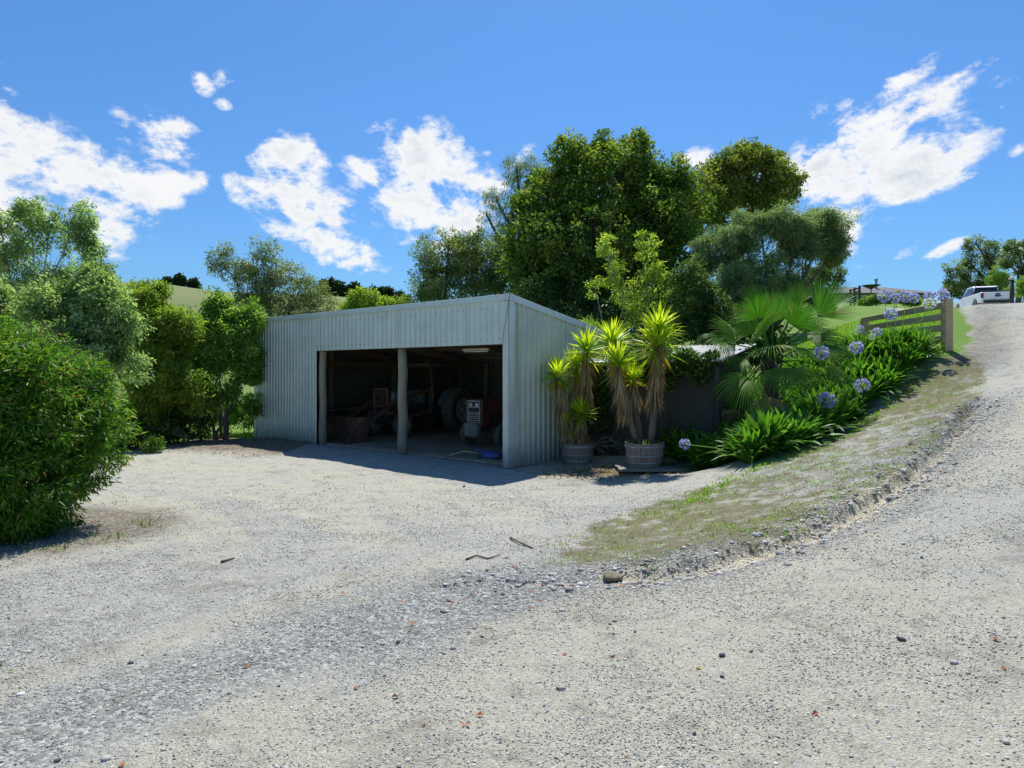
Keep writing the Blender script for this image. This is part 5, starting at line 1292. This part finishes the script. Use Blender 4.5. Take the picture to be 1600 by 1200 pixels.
# far conifers on the ridge
def ridge_tree(px, pyb, d, w, h, label, grp='dark trees on the far ridge'):
    x = (px-800)/F*d; z = GZ(x, d)
    lob = [(px, pyb-h*.5, d, w*.5, h*.5), (px-w*.2, pyb-h*.3, d, w*.35, h*.28), (px+w*.22, pyb-h*.35, d, w*.3, h*.25)]
    top = CAMZ+(HORY-(pyb-h))/F*d; k = d/F
    root = empty('ridge_tree', (x, d, z), 0, label, 'tree', grp)
    lo = [(( -w*.12)*k, 0, (top-z)*.55, w*.42*k, w*.4*k, (top-z)*.40), (w*.2*k, 0, (top-z)*.45, w*.34*k, w*.35*k, (top-z)*.32), (0, 0, (top-z)*.72, w*.28*k, w*.3*k, (top-z)*.28)]
    cc, ci, pos, out = clump_cloud(lo, 60, 1.1, 26, .3); leafcrown('crown', root, M['l_con'], pos, out, ci, .9, .5, .2)
    m = MB(); m.tube([(0, 0, -.5), (0, 0, (top-z)*.7)], [.4, .15], 6); m.build('trunk', M['bark'], root)
GR = 'dark conifer standing in the row on the skyline of the far hill'
for px, pb, w, h in ((506, 456, 13, 17), (517, 458, 15, 22), (529, 460, 15, 20), (547, 464, 10, 18), (556, 463, 16, 20), (567, 466, 10, 14), (583, 468, 13, 20), (596, 470, 12, 20), (607, 471, 14, 22), (619, 472, 10, 12), (626, 474, 9, 18)):
    ridge_tree(px, pb, 195, w, h, GR)
ridge_tree(281, 440, 198, 11, 9, 'single small dark tree alone on the grassy hilltop at left', 'lone trees on the hilltop')
ridge_tree(262, 440, 200, 12, 4, 'low dark bush on the hilltop left of the single tree', 'lone trees on the hilltop')
ridge_tree(303, 441, 200, 10, 3, 'low dark bush on the hilltop right of the single tree', 'lone trees on the hilltop')
# gnarled trees beyond the road crest
SL('gnarled_tree', 'gnarled open tree with clumped dark leaves left of the white pickup', 'trees beyond the road crest', (1560, 56),
   [(1540, 392, 56, 26, 14), (1518, 415, 56, 26, 14), (1495, 425, 56, 20, 10), (1555, 408, 56, 22, 14), (1500, 445, 56, 24, 13), (1545, 440, 56, 32, 18), (1525, 380, 56, 14, 8)], 210, .42, 42, .20, .09, M['l_olive'], M['bark'], .28, fork=.35, shell=.2, tw=8)
SL('gnarled_tree', 'gnarled bare limbed tree behind the dark gate post at the right edge', 'trees beyond the road crest', (1590, 52),
   [(1585, 388, 52, 16, 12), (1605, 400, 52, 22, 16), (1570, 410, 52, 12, 8), (1612, 430, 52, 20, 18), (1590, 415, 52, 14, 8)], 110, .36, 48, .18, .09, M['l_olive'], M['bark'], .22, fork=.55, shell=.2, tw=8)
SL('conifer_shrub', 'small dark green conical conifer behind the white pickup', 'garden shrubs on the crest', (1556, 50), [(1552, 438, 50, 8, 18), (1562, 440, 50, 9, 19)], 110, .2, 50, .12, .03, M['l_mid'], M['bark'], .08, cat='shrub', shell=.3, vbias=-.1)
SL('round_shrub', 'bright green bush at the right edge beyond the pickup tailgate', 'garden shrubs on the crest', (1596, 48), [(1598, 452, 48, 18, 16), (1612, 448, 48, 14, 20)], 90, .3, 50, .13, .06, M['l_light'], M['bark'], .06, cat='shrub', stems=2)
SL('round_shrub', 'mid green hedge behind the white pickup cab', 'garden shrubs on the crest', (1520, 57), [(1510, 452, 57, 30, 14), (1545, 452, 57, 26, 12), (1490, 455, 57, 14, 12)], 130, .35, 57, .14, .07, M['l_dark'], M['bark'], .08, cat='shrub', stems=2)
for px, py, rx, ry, lab in ((1352, 464, 9, 9, 'green garden bush left in the border before the house'), (1370, 458, 16, 13, 'taller garden bush under the dark round table top'), (1398, 455, 22, 15, 'broad olive bush in front of the house roof'), (1425, 462, 14, 10, 'dark bush at the right end of the house border')):
    SL('round_shrub', lab, 'garden shrubs by the house', (px, 62), [(px, py+10, 62, rx, ry*.5)], 50, .3, 60, .16, .09, M['l_mid'] if px != 1398 else M['l_olive'], M['bark'], .08, cat='shrub', stems=2)
SL('broadleaf_tree', 'dark shaded tree left of the house behind the wispy tree', 'trees beyond the lawn', (1290, 50), [(1290, 440, 50, 26, 26), (1262, 455, 50, 26, 22)], 120, .5, 50, .2, .09, M['l_dark'], M['bark'], .2)
# ------------------------------------------------------------------ low growth
def scatter_blades(name, label, pts, hmin, hmax, w, mat, cat='grass', per=14, rad=.06):
    n = len(pts); pt = np.repeat(pts, per, 0); m = len(pt); th = RNG.uniform(0, 6.28, m)
    b = pt+np.stack([np.cos(th)*RNG.random(m)*rad, np.sin(th)*RNG.random(m)*rad], 1); z = gz(b[:, 0], b[:, 1])
    d = np.stack([np.cos(th)*.6, np.sin(th)*.6, .5+RNG.random(m)*1.3], 1); L = RNG.uniform(hmin, hmax, m)
    V, Fc, k = blades(np.concatenate([b, z[:, None]], 1), d, L, w, L*.45, 3)
    o = np_mesh(name, V, [Fc], M[mat], None, {'v': np.repeat(RNG.random(m), k)}); tag(o, label, cat, None, 'stuff')
def along(pts, n, spread, backonly=0):
    pts = np.array(pts); sl = np.linalg.norm(np.diff(pts, axis=0), axis=1); c = np.concatenate([[0], np.cumsum(sl)]); L = RNG.random(n)*c[-1]
    i = np.clip(np.searchsorted(c, L, side='right')-1, 0, len(sl)-1); a = pts[i]+(pts[i+1]-pts[i])*((L-c[i])/sl[i])[:, None]
    return a+RNG.normal(size=(n, 2))*spread
scatter_blades('verge_grass', 'short bright grass tufts along the foot of the flower bed', along(W2([(1065, 790), (1110, 762), (1190, 728), (1260, 705), (1330, 675), (1400, 620), (1450, 575)]), 260, .13), .02, .06, .007, 'grassb')
mp = np.array(mound); q = RNG.uniform([mp[:, 0].min(), mp[:, 1].min()], [mp[:, 0].max(), mp[:, 1].max()], (16000, 2)); keep = inpoly(q[:, 0], q[:, 1], mound) & (RNG.random(16000) < fbm(q[:, 0]*2, q[:, 1]*2, 3, 50)*1.6-.45)
scatter_blades('moss_growth', 'low mossy weeds creeping over the bank between yard and road', q[keep], .012, .038, .006, 'grassb', 'weeds', 7, .08)
scatter_blades('dry_grass', 'short dry straw tufts mixed through the mossy bank', q[keep][::3]+RNG.normal(size=q[keep][::3].shape)*.1, .015, .05, .005, 'l_dead', 'grass', 9, .07)
q = np.stack([RNG.uniform(9.5, 17, 5000), RNG.uniform(14.8, 26, 5000)], 1); lw = polyseg_d(q[:, 0], q[:, 1], [(9.7, 15.4), (10.2, 17.5), (13.9, 22.0), (17.5, 27)]); q = q[(lw[1] > 0) | (lw[0] < .45)]
scatter_blades('lawn_grass', 'short lawn grass around the corner post and fence', q, .04, .11, .009, 'grassb', 'grass', 14, .12)
q = np.stack([RNG.uniform(-14, -6.5, 3600), RNG.uniform(17.5, 27, 3600)], 1); pp_ = (q[:, 0]-CX)*TD[0]+(q[:, 1]-CY)*TD[1]; q = q[(pp_ > 10.3) & (q[:, 1] > 18.0+(q[:, 0]+8)*-.1)]
scatter_blades('paddock_grass', 'long sunlit grass under the boundary trees', q, .15, .4, .012, 'grassb', 'grass', 14, .2)
scatter_blades('bush_edge_weeds', 'dark weeds at the foot of the near bush', along([(-4.9, 6.7), (-4.45, 7.5), (-4.5, 8.6)], 22, .12), .03, .10, .008, 'l_olive', 'weeds', 8)
q = np.concatenate([W2([(512, 745), (760, 783), (20, 998), (15, 1040), (840, 765), (870, 740)]), W2([(905, 745), (935, 752)])]); scatter_blades('yard_weeds', 'small sparse weeds in the gravel yard', np.array(q, float), .015, .045, .005, 'l_olive', 'weeds', 22, .14)
# fallen leaves and mulch chips
def litter(name, label, pts, size, mat):
    n = len(pts); z = gz(pts[:, 0], pts[:, 1])+.008; pos = np.concatenate([pts, z[:, None]], 1); th = RNG.uniform(0, 6.28, n)
    ax = np.stack([np.cos(th), np.sin(th), RNG.normal(size=n)*.25], 1); up = nrm(np.stack([RNG.normal(size=n)*.35, RNG.normal(size=n)*.35, np.ones(n)], 1)); L = size*RNG.uniform(.5, 1.3, n)
    v, f = kites(pos, ax, up, L, L*.5, .35); o = np_mesh(name, v, [f], mat, None, {'v': np.repeat(RNG.random(n), 4)}); tag(o, label, 'leaf litter', None, 'stuff')
qa = np.concatenate([along(gully, 150, .22)[:, :], np.stack([RNG.normal(size=150)*2.4, RNG.uniform(2.0, 9, 150)], 1), np.stack([RNG.normal(size=40)*.9+.3, RNG.normal(size=40)*.7+5.2], 1)])
litter('fallen_leaves', 'dead red brown leaves blown over the drive and gully', qa, .04, M['litter'])
qm = np.stack([RNG.uniform(-9.5, -5.6, 5200), RNG.uniform(14.6, 18.8, 5200)], 1); qm = qm[(RNG.random(len(qm)) < sstep(15.0, 16.0, qm[:, 1]+(qm[:, 0]+7)*.25)) & (((qm[:, 0]-CX)*SD[0]+(qm[:, 1]-CY)*SD[1] < -.25) | ((qm[:, 0]-CX)*TD[0]+(qm[:, 1]-CY)*TD[1] > 9.8))]
qp = np.stack([RNG.normal(size=1500)*.75+1.95, RNG.normal(size=1500)*.45+12.75], 1); qs = (qp[:, 0]-CX)*TD[0]+(qp[:, 1]-CY)*TD[1]; qp = qp[qs < -.15]
litter('leaf_mulch', 'dry brown leaf mulch under the boundary trees and around the tubs', np.concatenate([qm, qp]), .06, M['l_dead'])
# ------------------------------------------------------------------ white pickup beyond the crest
def pickup():
    x, y = 32.0, 45.3; z = GZ(x, y)
    root = empty('white_pickup', (x, y, z), R(73), 'white double cab pickup parked beyond the road crest, tailgate facing this way', 'pickup')
    # local: x forward, y left
    def ext(poly, hw, taper=1.0):
        m = MB(); n = len(poly); vs = [(px_, -hw*(taper if pz_ > 1.15 else 1), pz_) for px_, pz_ in poly]+[(px_, hw*(taper if pz_ > 1.15 else 1), pz_) for px_, pz_ in poly]
        m.add(vs, [tuple(range(n)), tuple(range(n, 2*n))[::-1]]+[(i, i+n, (i+1) % n+n, (i+1) % n) for i in range(n)]); return m
    side = [(-2.55, .62), (-2.6, .75), (-2.6, 1.14), (-2.52, 1.18), (-.75, 1.16), (1.15, 1.12), (1.6, 1.06), (2.55, .95), (2.7, .8), (2.68, .5), (2.3, .45), (2.25, .62), (2.12, .80), (1.92, .88), (1.7, .88), (1.5, .80), (1.38, .62), (1.33, .42), (-.95, .42), (-1.0, .62), (-1.13, .80), (-1.33, .88), (-1.55, .88), (-1.75, .80), (-1.88, .62), (-1.95, .52), (-2.5, .52)]
    b = ext(side, .92); bo = b.build('body', M['white'], root); md = bo.modifiers.new('b', 'BEVEL'); md.width = .035; md.segments = 2; md.limit_method = 'ANGLE'
    cab = [(-.78, 1.16), (-.68, 1.70), (-.45, 1.80), (.55, 1.80), (1.25, 1.12)]
    c = ext(cab, .86, .82); co = c.build('cab', M['white'], root); md = co.modifiers.new('b', 'BEVEL'); md.width = .03; md.segments = 2
    for sy in (-1, 1):
        def py(z_): return sy*(.868-(z_-1.16)*.245+.002)
        for q in ([(-.62, 1.22), (-.56, 1.64), (-.42, 1.70), (.02, 1.70), (.02, 1.22)], [(.08, 1.22), (.08, 1.70), (.46, 1.70), (1.0, 1.22)]):
            m = MB(); vs = [(a_, sy*(.86*(1-.18*min(1, max(0, (z_-1.16)/.5)))+.014), z_) for a_, z_ in q]; m.add(vs+[(v[0], v[1]-sy*.01, v[2]) for v in vs], [tuple(range(len(q))), tuple(range(len(q), 2*len(q)))]); m.build('side_window', M['glass'], root)
    m = MB(); m.add([(-.765, -.68, 1.28), (-.765, .68, 1.28), (-.69, .62, 1.66), (-.69, -.62, 1.66)], [(0, 1, 2, 3)]); m.build('rear_window', M['glass'], root)
    m = MB(); m.box((-1.66, 0, 1.20), (1.72, 1.72, .06), None, .02); m.build('tonneau_cover', M['black'], root)
    tg = MB(); tg.box((-2.60, 0, .94), (.05, 1.50, .44), None, .02); t_ = tg.build('tailgate', M['white'], root)
    h = MB(); h.box((-2.632, .0, 1.06), (.02, .26, .07), None, .01); h.build('handle', M['black'], t_)
    h = MB(); h.lathe([(0, .012), (.10, .012), (.115, 0)], 24, Matrix.Translation((-2.628, 0, .93)) @ Matrix.Rotation(R(-90), 4, 'Y') @ Matrix.Scale(1.7, 4, (0, 1, 0)) @ Matrix.Scale(.7, 4, (1, 0, 0))); h.build('oval_badge', M['badge'], t_)
    for sy in (-1, 1):
        m = MB(); m.box((-2.56, sy*.845, .97), (.14, .16, .34), None, .03); m.build('tail_light', M['tail'], root)
        m = MB(); m.box((.92, sy*1.0, 1.20), (.1, .2, .16), None, .03); m.build('wing_mirror', M['black'], root)
        m = MB(); m.bar((-.62, sy*.60, 1.84), (.5, sy*.60, 1.84), .04, .05, b=.008); m.build('roof_rail', M['black'], root)
        for xx in (-1.44, 1.81):
            w = wheel(root, xx, sy*.80, .38, .26, 1, 'wheel', 'rim', side=sy)
    m = MB(); m.tube([(-.9, -.78, 1.22), (-.84, -.66, 1.66), (-.84, .66, 1.66), (-.9, .78, 1.22)], .035, 8); m.build('sports_bar', M['black'], root)
    m = MB(); m.box((-2.66, 0, .56), (.16, 1.6, .16), None, .03); m.build('rear_bumper', M['black'], root)
    m = MB(); m.box((-2.63, 0, .70), (.01, .36, .12)); m.build('number_plate', M['housewhite'], root)
pickup()
# gate post with lamp cap
x, y = (1581-800)/F*41, 41; g = GZ(x, y); GPT = CAMZ+(HORY-433)/F*41; gp = empty('gate_post', (x, y, g), .2, 'dark round post with a pale cap behind the pickup tailgate', 'post')
m = MB(); m.tube([(0, 0, -.2), (0, 0, GPT-g-.15)], .12, 14); m.build('shaft', M['darkwood'], gp)
m = MB(); m.lathe([(.15, GPT-g-.15), (.16, GPT-g-.08), (.05, GPT-g+.05), (0, GPT-g+.06)], 16); m.build('cap', M['housewhite'], gp)
# ------------------------------------------------------------------ house beyond the lawn
def house():
    D = 90; x0, x1 = (1300-800)/F*D, (1462-800)/F*D; z0 = GZ((x0+x1)/2, D); zr = CAMZ+(HORY-443)/F*D; ze = CAMZ+(HORY-458)/F*D
    root = empty('farmhouse', (0, 0, 0), 0, 'long low house with grey hipped roof and flue beyond the lawn', 'house')
    m = MB(); m.box(((x0+x1)/2, D+4, (z0+ze)/2), (x1-x0-1.2, 7.5, ze-z0)); m.build('wall', M['housewhite'], root)
    m = MB(); a, b_, c, d = (x0-.3, D-.4), (x1+.3, D-.4), (x1+.3, D+8.4), (x0-.3, D+8.4); e, f = (x0+.6, D+4), (x1-4.5, D+4)
    vs = [(*a, ze), (*b_, ze), (*c, ze), (*d, ze), (*e, zr), (*f, zr), (*a, ze-.18), (*b_, ze-.18), (*c, ze-.18), (*d, ze-.18)]
    m.add(vs, [(0, 1, 5, 4), (1, 2, 5), (2, 3, 4, 5), (3, 0, 4), (6, 7, 1, 0), (7, 8, 2, 1), (8, 9, 3, 2), (9, 6, 0, 3), (9, 8, 7, 6)]); rf = m.build('roof', M['roofgrey'], root)
    xf = (1369-800)/F*(D+3); m = MB(); m.tube([(xf, D+3, zr-.6), (xf, D+3, zr+.9)], .16, 10); m.tube([(xf, D+3, zr+.85), (xf, D+3, zr+1.05)], .26, 10); m.build('flue', M['chrome'], rf)
    for px in (1316, 1330, 1402, 1440):
        xx = (px-800)/F*D; m = MB(); m.box((xx, D+.22, ze-.95), (1.5, .1, 1.3)); w = m.build('window', M['glass'], root)
        m = MB()
        for s in (-.78, 0, .78): m.box((xx+s, D+.17, ze-.95), (.07, .1, 1.4))
        m.box((xx, D+.16, ze-.27), (1.62, .09, .07)); m.box((xx, D+.16, ze-1.63), (1.62, .09, .07)); m.build('frame', M['housewhite'], w)
house()
# dark timber gable/rail structure and table top in the garden
D = 66
def gx(px): return (px-800)/F*D
def gzp(py): return CAMZ+(HORY-py)/F*D
x = gx(1334); g = GZ(x, D); tr = empty('garden_rail', (x, D, g), 0, 'dark stepped timber handrail left of the garden bushes', 'handrail')
for k, (px, py) in enumerate(((1329, 452), (1335, 449), (1343, 446))):
    m = MB(); m.bar((gx(px)-x, 0, 0), (gx(px)-x, 0, gzp(py)-g), .14, .14); m.build('post', M['darkwood'], tr)
for dy in (0, 5):
    m = MB(); m.bar((gx(1327)-x, 0, gzp(455+dy)-g), (gx(1345)-x, 0, gzp(449+dy)-g), .08, .14); m.build('rail', M['darkwood'], tr)
x = gx(1361); g = GZ(x, D); um_ = empty('garden_umbrella', (x, D, g), 0, 'flat dark round garden umbrella standing in front of the house roof', 'umbrella')
m = MB(); m.tube([(0, 0, 0), (0, 0, gzp(448)-g)], .05, 8); m.build('pole', M['darkwood'], um_)
m = MB(); m.lathe([(.9, 0), (.5, .18), (0, .42)], 20, Matrix.Translation((0, 0, gzp(449)-g)) @ Matrix.Scale(-1, 4, (0, 0, 1)) @ Matrix.Translation((0, 0, -.2))); m.build('canopy', M['darkwood'], um_)

def stick(pts, r, label):
    m = MB(); o = onG(*pts[0]); m.M = Matrix.Translation(-Vector(o)); q = []
    for k, p in enumerate(pts): w_ = onG(*p); q.append((w_[0], w_[1], w_[2]+r+.01*(k % 2)))
    m.tube(q, [r*(1-.12*k) for k in range(len(q))], 6); ob = m.build('fallen_stick', M['bark'], None); ob.location = o; tag(ob, label, 'stick')
stick([(728, 877), (745, 873), (762, 875), (781, 870)], .010, 'crooked thin dark stick lying on the yard gravel')
stick([(797, 840), (812, 850), (832, 857)], .012, 'thin stick poking toward the tip of the mossy bank')
stick([(345, 879), (366, 876)], .012, 'short thick brown stick lying alone in the middle of yard')
# ------------------------------------------------------------------ light, sky, camera
SUN_AZ = math.atan2(.32, 1.94); SUN_EL = R(60.3)
sd = Vector((math.sin(SUN_AZ)*math.cos(SUN_EL), math.cos(SUN_AZ)*math.cos(SUN_EL), math.sin(SUN_EL)))
lt = bpy.data.lights.new('sun', 'SUN'); lt.energy = 5.0; lt.angle = R(.5); lt.color = (1, .96, .89)
so = bpy.data.objects.new('sun', lt); COL.objects.link(so); so.rotation_euler = (-sd).to_track_quat('-Z', 'Y').to_euler()
w = bpy.data.worlds.new('World'); scene.world = w; w.use_nodes = True; nt = w.node_tree; nt.nodes.clear(); n = N(nt)
out = nt.nodes.new('ShaderNodeOutputWorld'); bg = nt.nodes.new('ShaderNodeBackground'); nt.links.new(bg.outputs[0], out.inputs[0])
sky = nt.nodes.new('ShaderNodeTexSky'); sky.sky_type = 'NISHITA'; sky.sun_disc = False; sky.sun_elevation = SUN_EL; sky.sun_rotation = SUN_AZ
sky.altitude = 100; sky.air_density = 1.3; sky.dust_density = .6; sky.ozone_density = 3.5
tc = nt.nodes.new('ShaderNodeTexCoord'); V = tc.outputs['Generated']
sp = nt.nodes.new('ShaderNodeSeparateXYZ'); nt.links.new(V, sp.inputs[0]); X, Y, Z = sp.outputs
az = n.math('ARCTAN2', X, Y); el = n.math('ARCSINE', Z)
cb = nt.nodes.new('ShaderNodeCombineXYZ'); n.L(az, cb.inputs[0]); n.L(el, cb.inputs[1]); UV = cb.outputs[0]
# clouds: soft blobs at fixed bearings, broken up by noise
def pxae(px, py):
    a = math.atan((px-800)/F); return a, math.atan((HORY-py)/F*math.cos(a))
BL = [(20, 235, 110, 66, 0, 1), (85, 258, 80, 50, 0, .95), (-60, 300, 160, 90, 0, 1), (20, 330, 90, 40, 0, .8), (215, 290, 85, 38, 8, 1), (175, 335, 80, 42, 0, 1), (260, 290, 70, 22, 10, .9), (310, 285, 26, 18, 20, .7), (150, 380, 60, 28, 0, .7),
      (245, 195, 62, 26, -8, .95), (255, 230, 62, 24, 4, .85), (287, 256, 18, 9, 0, .6), (315, 128, 26, 15, -25, .75), (358, 125, 30, 16, 10, .8), (350, 162, 18, 10, 0, .6), (0, 95, 22, 14, -30, .6), (5, 160, 26, 26, -35, .7),
      (452, 250, 60, 38, 5, 1), (465, 320, 95, 40, -5, 1), (520, 330, 50, 30, 10, .8), (375, 305, 45, 20, -50, .75), (520, 385, 75, 32, -20, 1), (430, 345, 55, 25, -30, .8), (560, 410, 45, 16, -12, .8),
      (660, 250, 85, 55, -12, 1), (575, 270, 45, 28, -20, .85), (650, 315, 75, 50, 10, 1), (710, 340, 70, 55, 0, 1), (715, 280, 55, 45, 0, .9), (770, 290, 28, 30, 0, .7), (808, 248, 34, 22, 20, .8), (760, 240, 14, 8, 0, .5), (640, 350, 40, 40, 0, .8),
      (1090, 250, 30, 22, 0, .7), (1350, 235, 135, 60, 24, 1), (1270, 280, 75, 50, 0, 1), (1420, 260, 120, 52, 20, 1), (1330, 300, 110, 48, 10, 1), (1440, 175, 85, 24, 30, .8), (1410, 125, 75, 18, 24, .75), (1500, 118, 60, 12, 18, .62), (1490, 270, 60, 28, 10, .8), (1270, 180, 34, 18, 40, .6), (1320, 165, 30, 14, 20, .55), (1575, 122, 40, 14, 25, .65), (1560, 170, 22, 10, 10, .5), (1590, 232, 22, 12, 20, .5), (1375, 340, 60, 12, 0, .7), (1330, 395, 40, 16, 15, .7),
      (1475, 390, 42, 10, 26, .65), (1400, 405, 60, 10, 26, .5), (1335, 415, 30, 14, 0, .7), (1590, 388, 40, 14, 20, .6), (1300, 330, 80, 55, 0, .9)]
acc = None
for (px, py, rx, ry, rot, st) in BL:
    a, e = pxae(px, py); mp = nt.nodes.new('ShaderNodeMapping'); mp.vector_type = 'TEXTURE'; c2 = math.cos(a)**1.5
    mp.inputs['Location'].default_value = (a, e, 0); mp.inputs['Rotation'].default_value = (0, 0, R(rot)); mp.inputs['Scale'].default_value = (rx/F*1.36*c2**1.2, ry/F*1.36*c2**.6, 1)
    n.L(UV, mp.inputs[0]); g = nt.nodes.new('ShaderNodeTexGradient'); g.gradient_type = 'SPHERICAL'; n.L(mp.outputs[0], g.inputs[0])
    v = n.math('MULTIPLY', n.math('POWER', g.outputs['Fac'], .6), st)
    acc = v if acc is None else n.math('MAXIMUM', acc, v)
# generic clouds away from the photographed part of the sky
gen = n.noise(UV, 3.0, 4, .5); offv = n.math('ABSOLUTE', az); offm = n.math('MULTIPLY', n.math('SUBTRACT', offv, .75), 4, clamp=True)
acc = n.math('MAXIMUM', acc, n.math('MULTIPLY', n.math('MULTIPLY', n.math('SUBTRACT', gen, .52), 3.2, clamp=True), offm))
mp = nt.nodes.new('ShaderNodeMapping'); mp.inputs['Scale'].default_value = (1, 1.5, 1); mp.inputs['Rotation'].default_value = (0, 0, R(-12)); n.L(UV, mp.inputs[0])
n1 = n.noise(mp.outputs[0], 14, 12, .66, .15); n2 = n.noise(mp.outputs[0], 55, 6, .6)
nz = n.math('ADD', n.math('MULTIPLY', n.math('SUBTRACT', n1, .5), 2.7), n.math('MULTIPLY', n.math('SUBTRACT', n2, .5), .5))
den = n.math('ADD', acc, n.math('MULTIPLY', nz, n.math('ADD', acc, .35, clamp=True)))
dens = nt.nodes.new('ShaderNodeMapRange'); dens.interpolation_type = 'SMOOTHSTEP'; n.L(den, dens.inputs[0]); dens.inputs[1].default_value = .36; dens.inputs[2].default_value = .84
core = n.math('MULTIPLY', n.math('SUBTRACT', den, .75), 1.5, clamp=True)
shade = n.math('MULTIPLY', core, n.ramp(n.noise(mp.outputs[0], 9, 5, .5), [(.35, (0, 0, 0)), (.65, (1, 1, 1))]))
ccol = n.mix(shade, (1.0, 1.0, 1.0), (.50, .60, .68))
hs = nt.nodes.new('ShaderNodeHueSaturation'); hs.inputs['Saturation'].default_value = SKY_SAT; n.L(sky.outputs[0], hs.inputs['Color'])
tint = n.mix(1.0, hs.outputs[0], SKY_TINT, 'MULTIPLY')
skys = n.mix(1.0, tint, (SKY_K, SKY_K, SKY_K), 'MULTIPLY')
cl_ = n.mix(1.0, ccol, (CLOUD_K, CLOUD_K, CLOUD_K), 'MULTIPLY')
fin = n.mix(n.math('MULTIPLY', dens.outputs[0], .96), skys, cl_); n.L(fin, bg.inputs[0]); bg.inputs[1].default_value = .1
cam = bpy.data.cameras.new('camera'); co = bpy.data.objects.new('camera', cam); COL.objects.link(co); scene.camera = co
co.location = (0, 0, CAMZ); co.rotation_euler = (R(90), 0, 0); cam.sensor_width = 36; cam.lens = 36*F/1600; cam.shift_y = -18/1600; cam.clip_end = 3000; cam.clip_start = .05
scene.view_settings.view_transform = 'Standard'; scene.view_settings.look = 'None'; scene.view_settings.exposure = EXPO; scene.view_settings.gamma = 1
scene.cycles.max_bounces = 8; scene.cycles.transparent_max_bounces = 8
scene.render.resolution_x = 1024; scene.render.resolution_y = 768
